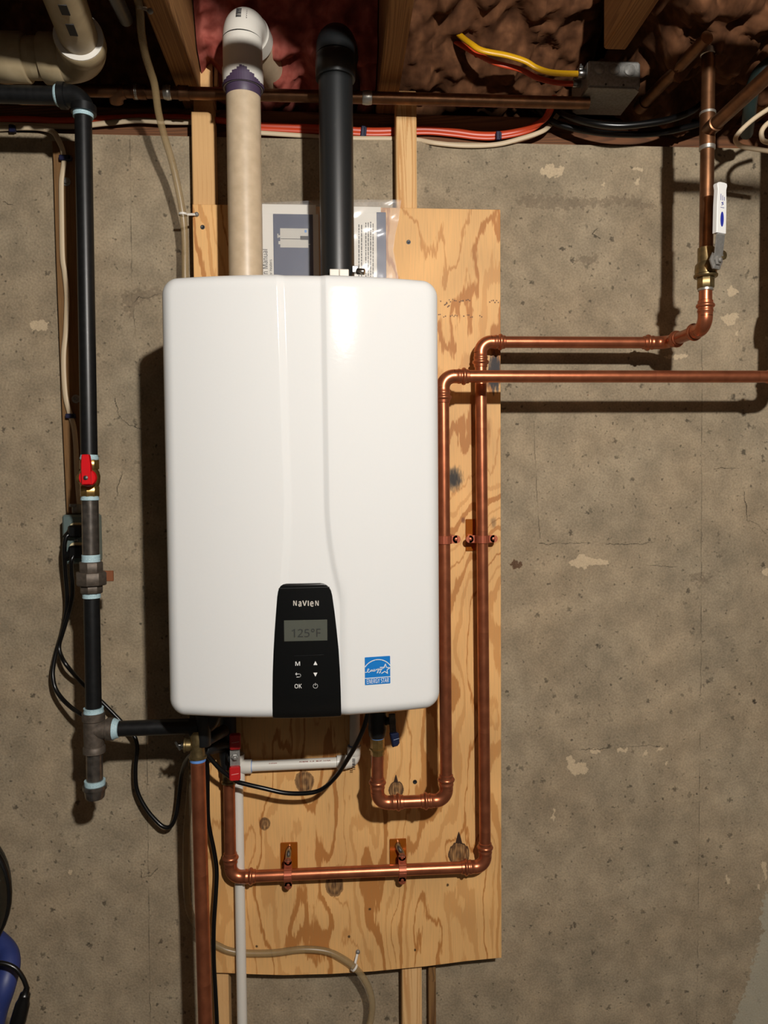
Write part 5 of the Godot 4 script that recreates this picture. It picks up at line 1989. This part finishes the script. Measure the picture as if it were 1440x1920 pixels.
func clear_tubing() -> void:
	var r := 0.0066
	var st := mb()
	var pts := ats([[243, -60, 0.36], [256, -10, 0.33], [262, 20, 0.31], [265, 60, 0.28], [272, 100, 0.24], [281, 130, 0.20], [290, 160, 0.17], [297, 210, 0.14], [308, 255, 0.12], [323, 305, 0.10], [335, 358, 0.085], [343, 405, 0.075], [346.5, 448, 0.072], [347, 513, 0.072], [349, 700, 0.07], [353, 1000, 0.07], [358, 1300, 0.07], [360, 1420, 0.08], [357, 1474, 0.09], [353, 1521, 0.09], [350, 1560, 0.085], [349, 1608, 0.08], [349.5, 1660, 0.075], [355, 1705, 0.07], [372, 1742, 0.066], [392, 1763, 0.063], [410, 1774, 0.062], [430, 1782.5, 0.062], [460, 1787, 0.062], [513, 1786.5, 0.062], [567, 1780, 0.062], [613, 1784, 0.062], [647, 1800, 0.064], [670, 1819, 0.066], [688, 1845, 0.066], [697, 1873, 0.062], [697, 1900, 0.058], [690, 1930, 0.055], [672, 1975, 0.05]], 0.08)
	sweep(st, smooth(pts, 8), r, 14)
	single("clear_tube", "clear yellowed vinyl tube hanging from the joist and curling across the plywood's lower edge", "plastic tube", st, M.vinyl)
	tie(266, 15, 0.31, 282, 22, 0.335, r, Vector3(0.1, 1, 0.5).normalized(), "white cable tie screwed to the joist at the top of the clear tube")
	tie(343, 402, 0.075, 369, 402.5, BOARD, r, Vector3.UP, "white cable tie at the top left corner of the plywood")
	tie(664, 1814, 0.0665, 671, 1784, BOARD, r, Vector3(0.7, -0.7, 0).normalized(), "white cable tie near the bottom edge of the plywood")


# ------------------------------------------------------------------ pipes, boxes and cables along the top
func overhead() -> void:
	# copper main
	var z := 0.09
	var y := 2.2245
	var t := thing("copper_main", "old copper water pipe running level along the top of the wall behind both vents", "copper pipe", Vector3(0.0, y, z))
	var st := mb()
	cyl(st, Vector3(-0.47, y, z), Vector3(0.50, y, z), 0.0111, 28)
	part(t, "pipe", st, M.old_copper)
	for p in [[345, 0.010], [262, 0.012]]:
		var q := at(p[0], 176, z)
		st = mb()
		lathe(st, Vector3(q.x - p[1], y, z), Vector3.RIGHT, [[0.0, 0.0111], [0.0, 0.0132], [0.003, 0.0136], [0.006, 0.0128], [p[1] * 2.0, 0.0130], [p[1] * 2.0, 0.0111]], 24)
		part(t, "coupling", st, M.old_copper)
	for p in [[314, 0.007, 41], [688, 0.009, 42], [255, 0.006, 43]]:
		var q := at(p[0], 180, z)
		var nz := noise(120.0, p[2], 3)
		var prof := [[0.0, 0.0111]]
		for k in 9:
			prof.append([k * p[1] * 2.0 / 8.0 + 0.0002, 0.0117 + 0.0016 * sin(PI * k / 8.0) + nz.get_noise_1d(k * 0.01) * 0.001])
		prof.append([p[1] * 2.0 + 0.0004, 0.0111])
		st = mb()
		lathe(st, Vector3(q.x - p[1], y, z), Vector3.RIGHT, prof, 20)
		part(t, "solder_joint", st, M.solder)
	st = mb()
	var tc := at(214, 176, z)
	sweep(st, bend(Vector3(tc.x, y, z), Vector3.RIGHT, Vector3(0, -0.6, -0.8).normalized(), 0.02, 8), 0.013, 20)
	part(t, "side_elbow", st, M.old_copper)
	# a steel pipe strapped under the joists just above the picture
	t = thing("steel_pipe", "steel pipe hung under the joists in front of the heater, above the picture", "steel pipe", Vector3(0.1, 2.218, 0.6))
	st = mb()
	cyl(st, Vector3(-2.55, 2.218, 0.6), Vector3(2.75, 2.218, 0.6), 0.019, 28)
	part(t, "pipe", st, M.iron)
	for x in [-1.044, 0.5, 1.658]:
		st = mb()
		lathe(st, Vector3(x - 0.008, 2.218, 0.6), Vector3.RIGHT, [[0.0, 0.019], [0.0, 0.0207], [0.016, 0.0207], [0.016, 0.019]], 24)
		box(st, Vector3(x, 2.244, 0.6), Vector3(0.016, 0.014, 0.004))
		part(t, "hanger", st, M.galvanized)
	# orange and pale cables lying along the sill
	var zs := -0.0135
	cable("orange_cable", "orange electric cable running along the sill behind the vents, curving up at its right end", "cable", ats([[-60, 225, zs], [40, 223, zs], [110, 226, zs], [190, 222, zs], [280, 219, zs], [360, 221, zs], [430, 228, zs], [490, 235, zs], [560, 238, zs], [640, 241.5, zs], [700, 245, zs], [760, 243, zs], [800, 242, zs], [850, 246, zs], [895, 252, zs], [935, 252, -0.01], [980, 244, 0.0], [1012, 230, 0.02], [1030, 212, 0.03], [1040, 180, 0.03]], zs), 0.0062, M.cable_orange, 0.6)
	cable("orange_cable", "second orange cable just under the first along the sill plate", "cable", ats([[486, 242, zs], [560, 245.5, zs], [640, 249, zs], [700, 252, zs], [760, 250, zs], [805, 249, zs], [850, 253, zs], [895, 258.5, zs], [930, 258.5, -0.01], [978, 250, 0.0], [1006, 238, 0.012], [1024, 216, 0.022], [1036, 184, 0.024]], zs), 0.0045, M.cable_orange, 0.6)
	cable("pale_cable", "pale flat cable sagging across the sill plate at the upper left", "cable", ats([[-60, 234, zs], [0, 234, zs], [70, 236, zs], [140, 237, zs], [200, 231, -0.008], [255, 226, -0.006], [300, 228, -0.006], [330, 229, -0.008], [400, 229, zs]], zs), 0.0055, M.cable_white, 0.6)
	cable("pale_cable", "dull pale cable hanging below the orange cables right of the white vent", "cable", ats([[470, 248, -0.007], [560, 254, -0.007], [640, 259, -0.006], [735, 260, -0.006], [780, 262, -0.005], [815, 268, 0.005], [870, 273, 0.006], [930, 271, 0.006], [980, 259, 0.01], [1015, 247, 0.012], [1030, 236, 0.005], [1046, 215, -0.01]], 0.0), 0.0048, M.cable_white, 0.6)
	clip(681, 247, 0.009, 0.022, -0.008, "blue clip on the orange cables right of the black vent", M.clip_blue, -0.1)
	clip(934, 255, 0.009, 0.018, 0.0, "small dark blue clip on the orange cable left of the metal junction box", M.clip_blue)
	clip(22, 241, 0.010, 0.014, 0.012, "black clip on the white cable at the upper left edge", M.clip_blue)
	# junction box
	t = thing("junction_box", "square galvanized junction box with round knockouts under the joist", "junction box", Vector3(0.5335, 2.258, 0.08))
	st = mb()
	box(st, Vector3(0.5355, 2.2595, 0.08), Vector3(0.102, 0.051, 0.1), 0.004)
	part(t, "box", st, M.galvanized)
	st = mb()
	var cover := PackedVector2Array([Vector2(-0.051, -0.042), Vector2(-0.040, -0.051), Vector2(0.051, -0.051), Vector2(0.051, 0.042), Vector2(0.040, 0.051), Vector2(-0.051, 0.051)])
	prism(st, cover, 0.0018, Transform3D(Basis(Vector3(1, 0, 0), Vector3(0, 0, 1), Vector3(0, -1, 0)), Vector3(0.5355, 2.234, 0.08)), 0.0004)
	part(t, "cover_plate", st, M.galvanized)
	for p in [[1124, 128], [1152, 129], [1181, 131]]:
		var c := at(p[0], p[1], 0.1305)
		st = mb()
		lathe(st, c + Vector3(0, 0, -0.001), Vector3(0, 0, 1), [[0.0, 0.0118], [0.0016, 0.0112], [0.0016, 0.0104], [0.0004, 0.0098], [0.0012, 0.0085], [0.0012, 0.0]], 24)
		part(t, "knockout", st, M.galvanized)
	for p in [[1136, 158], [1169, 159.5]]:
		var c := at(p[0], p[1], 0.1302)
		st = mb()
		prism(st, disc2(0.0022, 12), 0.0004, facing(c))
		part(t, "screw_hole", st, M.print_dark)
	for p in [[1092, 138.5, 0.115, 0.009], [1080, 157, 0.085, 0.007]]:
		var c := at(p[0], p[1], p[2])
		st = mb()
		cyl(st, Vector3(0.4855, c.y, c.z), Vector3(0.4855 - 0.016, c.y, c.z), p[3], 18, 0.001)
		box(st, Vector3(0.4745, c.y + p[3], c.z), Vector3(0.008, 0.006, 0.016), 0.001)
		cyl(st, Vector3(0.4745, c.y + p[3] + 0.006, c.z + 0.004), Vector3(0.4745, c.y + p[3] - 0.002, c.z + 0.004), 0.0028, 10)
		part(t, "cable_connector", st, M.steel)
	cable("yellow_cable", "yellow electric cable entering the left side of the junction box", "cable", ats([[835, 38, 0.02], [862, 66, 0.08], [884, 83, 0.12], [905, 95, 0.13], [950, 104, 0.13], [985, 115, 0.13], [1005, 127, 0.13], [1030, 135.5, 0.125], [1060, 138, 0.12], [1092, 138.5, 0.115]], 0.13), 0.0064, M.cable_yellow, 0.7)
	cable("orange_cable", "short orange cable entering the junction box below the yellow one", "cable", ats([[830, 62, 0.0], [868, 86, 0.07], [900, 104, 0.10], [932, 119, 0.10], [975, 130, 0.10], [1005, 145, 0.095], [1035, 153.5, 0.09], [1060, 156.5, 0.087], [1082, 157, 0.085]], 0.1), 0.0060, M.cable_orange, 0.7)
	# cream drain pipe at the upper left
	var e := at(163, 112, 0.20)
	t = thing("cream_drain", "wide cream plastic drain pipe turning a corner at the upper left", "drain pipe", e)
	st = mb()
	var toward := Vector3(0.12, 0.0, 1).normalized()
	cyl(st, e + toward * 0.04, e + toward * 0.8, 0.0305, 36)
	part(t, "pipe", st, M.pvc_cream)
	st = mb()
	sweep(st, bend(e, toward, Vector3.LEFT, 0.042, 14), 0.0375, 36, false)
	lathe(st, e + toward * 0.038, toward, [[0.0, 0.0375], [0.003, 0.0395], [0.030, 0.0395], [0.031, 0.0385], [0.031, 0.0306]], 36)
	lathe(st, e + Vector3.LEFT * 0.038, Vector3.LEFT, [[0.0, 0.0375], [0.003, 0.0395], [0.034, 0.0395], [0.035, 0.0385], [0.035, 0.0306]], 36)
	part(t, "elbow", st, M.pvc_cream)
	st = mb()
	cyl(st, e + Vector3(-0.06, 0, 0), e + Vector3(-0.13, 0, 0), 0.0335, 36)
	part(t, "side_pipe", st, M.pvc_cream)
	st = mb()
	cyl(st, e + Vector3(-0.098, 0, 0), e + Vector3(-0.152, 0, 0), 0.0392, 36, 0.002)
	cyl(st, e + Vector3(-0.150, 0, 0), e + Vector3(-0.185, 0, 0), 0.0362, 36, 0.002)
	part(t, "coupling", st, M.pvc_cream)
	st = mb()
	lathe(st, e + toward * 0.066, toward, [[0.0, 0.0307], [0.0, 0.0388], [0.0045, 0.0388], [0.005, 0.0307]], 36)
	part(t, "hub_rim", st, M.pvc_white)
	st = mb()
	for p in [[0.14, 0.02, 0.03], [0.19, 0.012, 0.024]]:
		var c: Vector3 = e + toward * p[0] + Vector3(0.004, -0.0302, 0)
		box(st, c, Vector3(0.012, 0.0014, p[2]), 0.0, Basis(Vector3(0, 1, 0), 0.1))
	part(t, "pipe_print", st, M.print_dark)
	# dark conduit beside it, running toward the room
	st = mb()
	cyl(st, at(236, 36, 0.30), at(205, -30, 0.42), 0.011, 18)
	single("conduit", "short dark grey conduit overhead left of the clear tube", "conduit", st, M.black_pipe)
	# copper branches going back under the insulation at the right
	t = thing("copper_branch", "dark old copper pipe slanting up behind the junction box into the insulation", "copper pipe", at(1210, 192, 0.06))
	st = mb()
	var a := at(1208, 193, 0.07)
	var b := at(1326, 70, 0.28)
	cyl(st, a, b, 0.0111, 20)
	part(t, "pipe", st, M.old_copper)
	st = mb()
	lathe(st, a + (b - a).normalized() * 0.004, a - b, [[0.0, 0.0111], [0.0, 0.0132], [0.022, 0.0134], [0.022, 0.0]], 20)
	part(t, "socket", st, M.old_copper)
	# black cables sagging under the sill
	cable("black_cable", "black cable sagging between the junction box and the right riser", "cable", ats([[1030, 190, 0.0], [1060, 216, 0.03], [1110, 231, 0.07], [1160, 236, 0.085], [1210, 232, 0.09], [1255, 224, 0.09], [1300, 207, 0.08], [1330, 180, 0.06]], 0.08), 0.0065, M.rubber)
	cable("black_cable", "lower black cable drooping behind the right riser along the sill", "cable", ats([[1000, 196, -0.01], [1040, 230, 0.01], [1110, 247, 0.03], [1170, 252, 0.04], [1230, 250, 0.04], [1290, 238, 0.035], [1340, 222, 0.03]], 0.03), 0.0065, M.rubber)
	# the tangle at the right edge
	cable("pale_cable", "pale cable loop hanging at the upper right edge", "cable", ats([[1475, 185, 0.2], [1440, 205, 0.2], [1412, 224, 0.2], [1388, 246, 0.2], [1379, 262, 0.2], [1390, 274, 0.2], [1420, 280, 0.2], [1475, 288, 0.2]], 0.2), 0.0042, M.cable_white)
	cable("pale_cable", "small inner loop of pale cable at the upper right edge", "cable", ats([[1475, 218, 0.19], [1445, 228, 0.19], [1430, 242, 0.19], [1428, 256, 0.19], [1436, 266, 0.19], [1475, 272, 0.19]], 0.19), 0.0045, M.cable_white)
	cable("teal_hose", "dark teal hose dropping from the joists at the upper right edge", "hose", ats([[1490, 95, 0.26], [1455, 112, 0.25], [1428, 132, 0.24], [1414, 155, 0.22], [1408, 185, 0.2], [1404, 220, 0.17], [1400, 250, 0.1]], 0.2), 0.0120, M.teal)


# ------------------------------------------------------------------ things at the bottom corners
func corner_things() -> void:
	# rounded dark olive drum reaching in from the left edge
	var z := 0.42
	var t := thing("round_tank", "dark olive rounded tank with a glossy rim at the lower left edge", "tank", Vector3(-0.79, 0.0, z))
	var st := mb()
	var c := Vector3(at(-166, 1692, z).x, at(0, 1692, z).y, z)
	lathe(st, c + Vector3(0, 0, -0.06), Vector3(0.1, 0.0, 1), [[0.0, 0.0], [0.0, 0.105], [0.012, 0.118], [0.03, 0.124], [0.06, 0.124], [0.078, 0.116], [0.09, 0.09], [0.095, 0.0]], 48)
	part(t, "drum", st, M.olive)
	st = mb()
	var ring := []
	for k in 13:
		var a := TAU * k / 12.0
		ring.append([0.045 + cos(a) * 0.006, 0.1245 + sin(a) * 0.004])
	lathe(st, c + Vector3(0, 0, -0.06), Vector3(0.1, 0.0, 1), ring, 48)
	part(t, "rim", st, M.rubber, "glossy black rim")
	# what carries it
	st = mb()
	cyl(st, Vector3(c.x, 0.0, z - 0.02), Vector3(c.x, c.y - 0.1, z - 0.02), 0.03, 20, 0.003)
	cyl(st, Vector3(c.x, 0.0, z - 0.02), Vector3(c.x, 0.03, z - 0.02), 0.14, 28, 0.006)
	part(t, "stand", st, M.rubber)
	st = mb()
	z = 0.40
	sweep(st, smooth(ats([[-60, 1700, 0.33], [-20, 1752, 0.34], [10, 1782, 0.36], [17, 1808, 0.38], [8, 1850, 0.40], [-8, 1900, 0.40], [-20, 1960, 0.40], [-34, 2060, 0.40], [-46, 2300, 0.4]], z), 8), 0.0165, 20)
	single("blue_handle", "blue ribbed plastic tube bending down below the olive tank at the lower left corner", "tube", st, M.blue_plastic)
	t = thing("extension_cable", "black cord with a connector hanging over the blue tube at the lower left corner", "power cable", at(45, 1870, 0.44))
	st = mb()
	sweep(st, smooth(ats([[-60, 1815, 0.43], [-20, 1808, 0.43], [5, 1806, 0.43], [28, 1815, 0.43], [42, 1832, 0.43], [49, 1848, 0.43], [50.5, 1856, 0.43]], 0.43), 6), 0.0034, 10)
	part(t, "cord", st, M.rubber)
	st = mb()
	var k0 := at(50.5, 1852, 0.43)
	var k1 := at(31, 1925, 0.43)
	var dd := (k1 - k0).normalized()
	lathe(st, k0, dd, [[0.0, 0.0], [0.0, 0.004], [0.008, 0.005], [0.010, 0.0075], [0.020, 0.0085], [0.026, 0.0105], [0.05, 0.0115], [0.07, 0.0105], [0.072, 0.0]], 16)
	part(t, "connector", st, M.rubber)
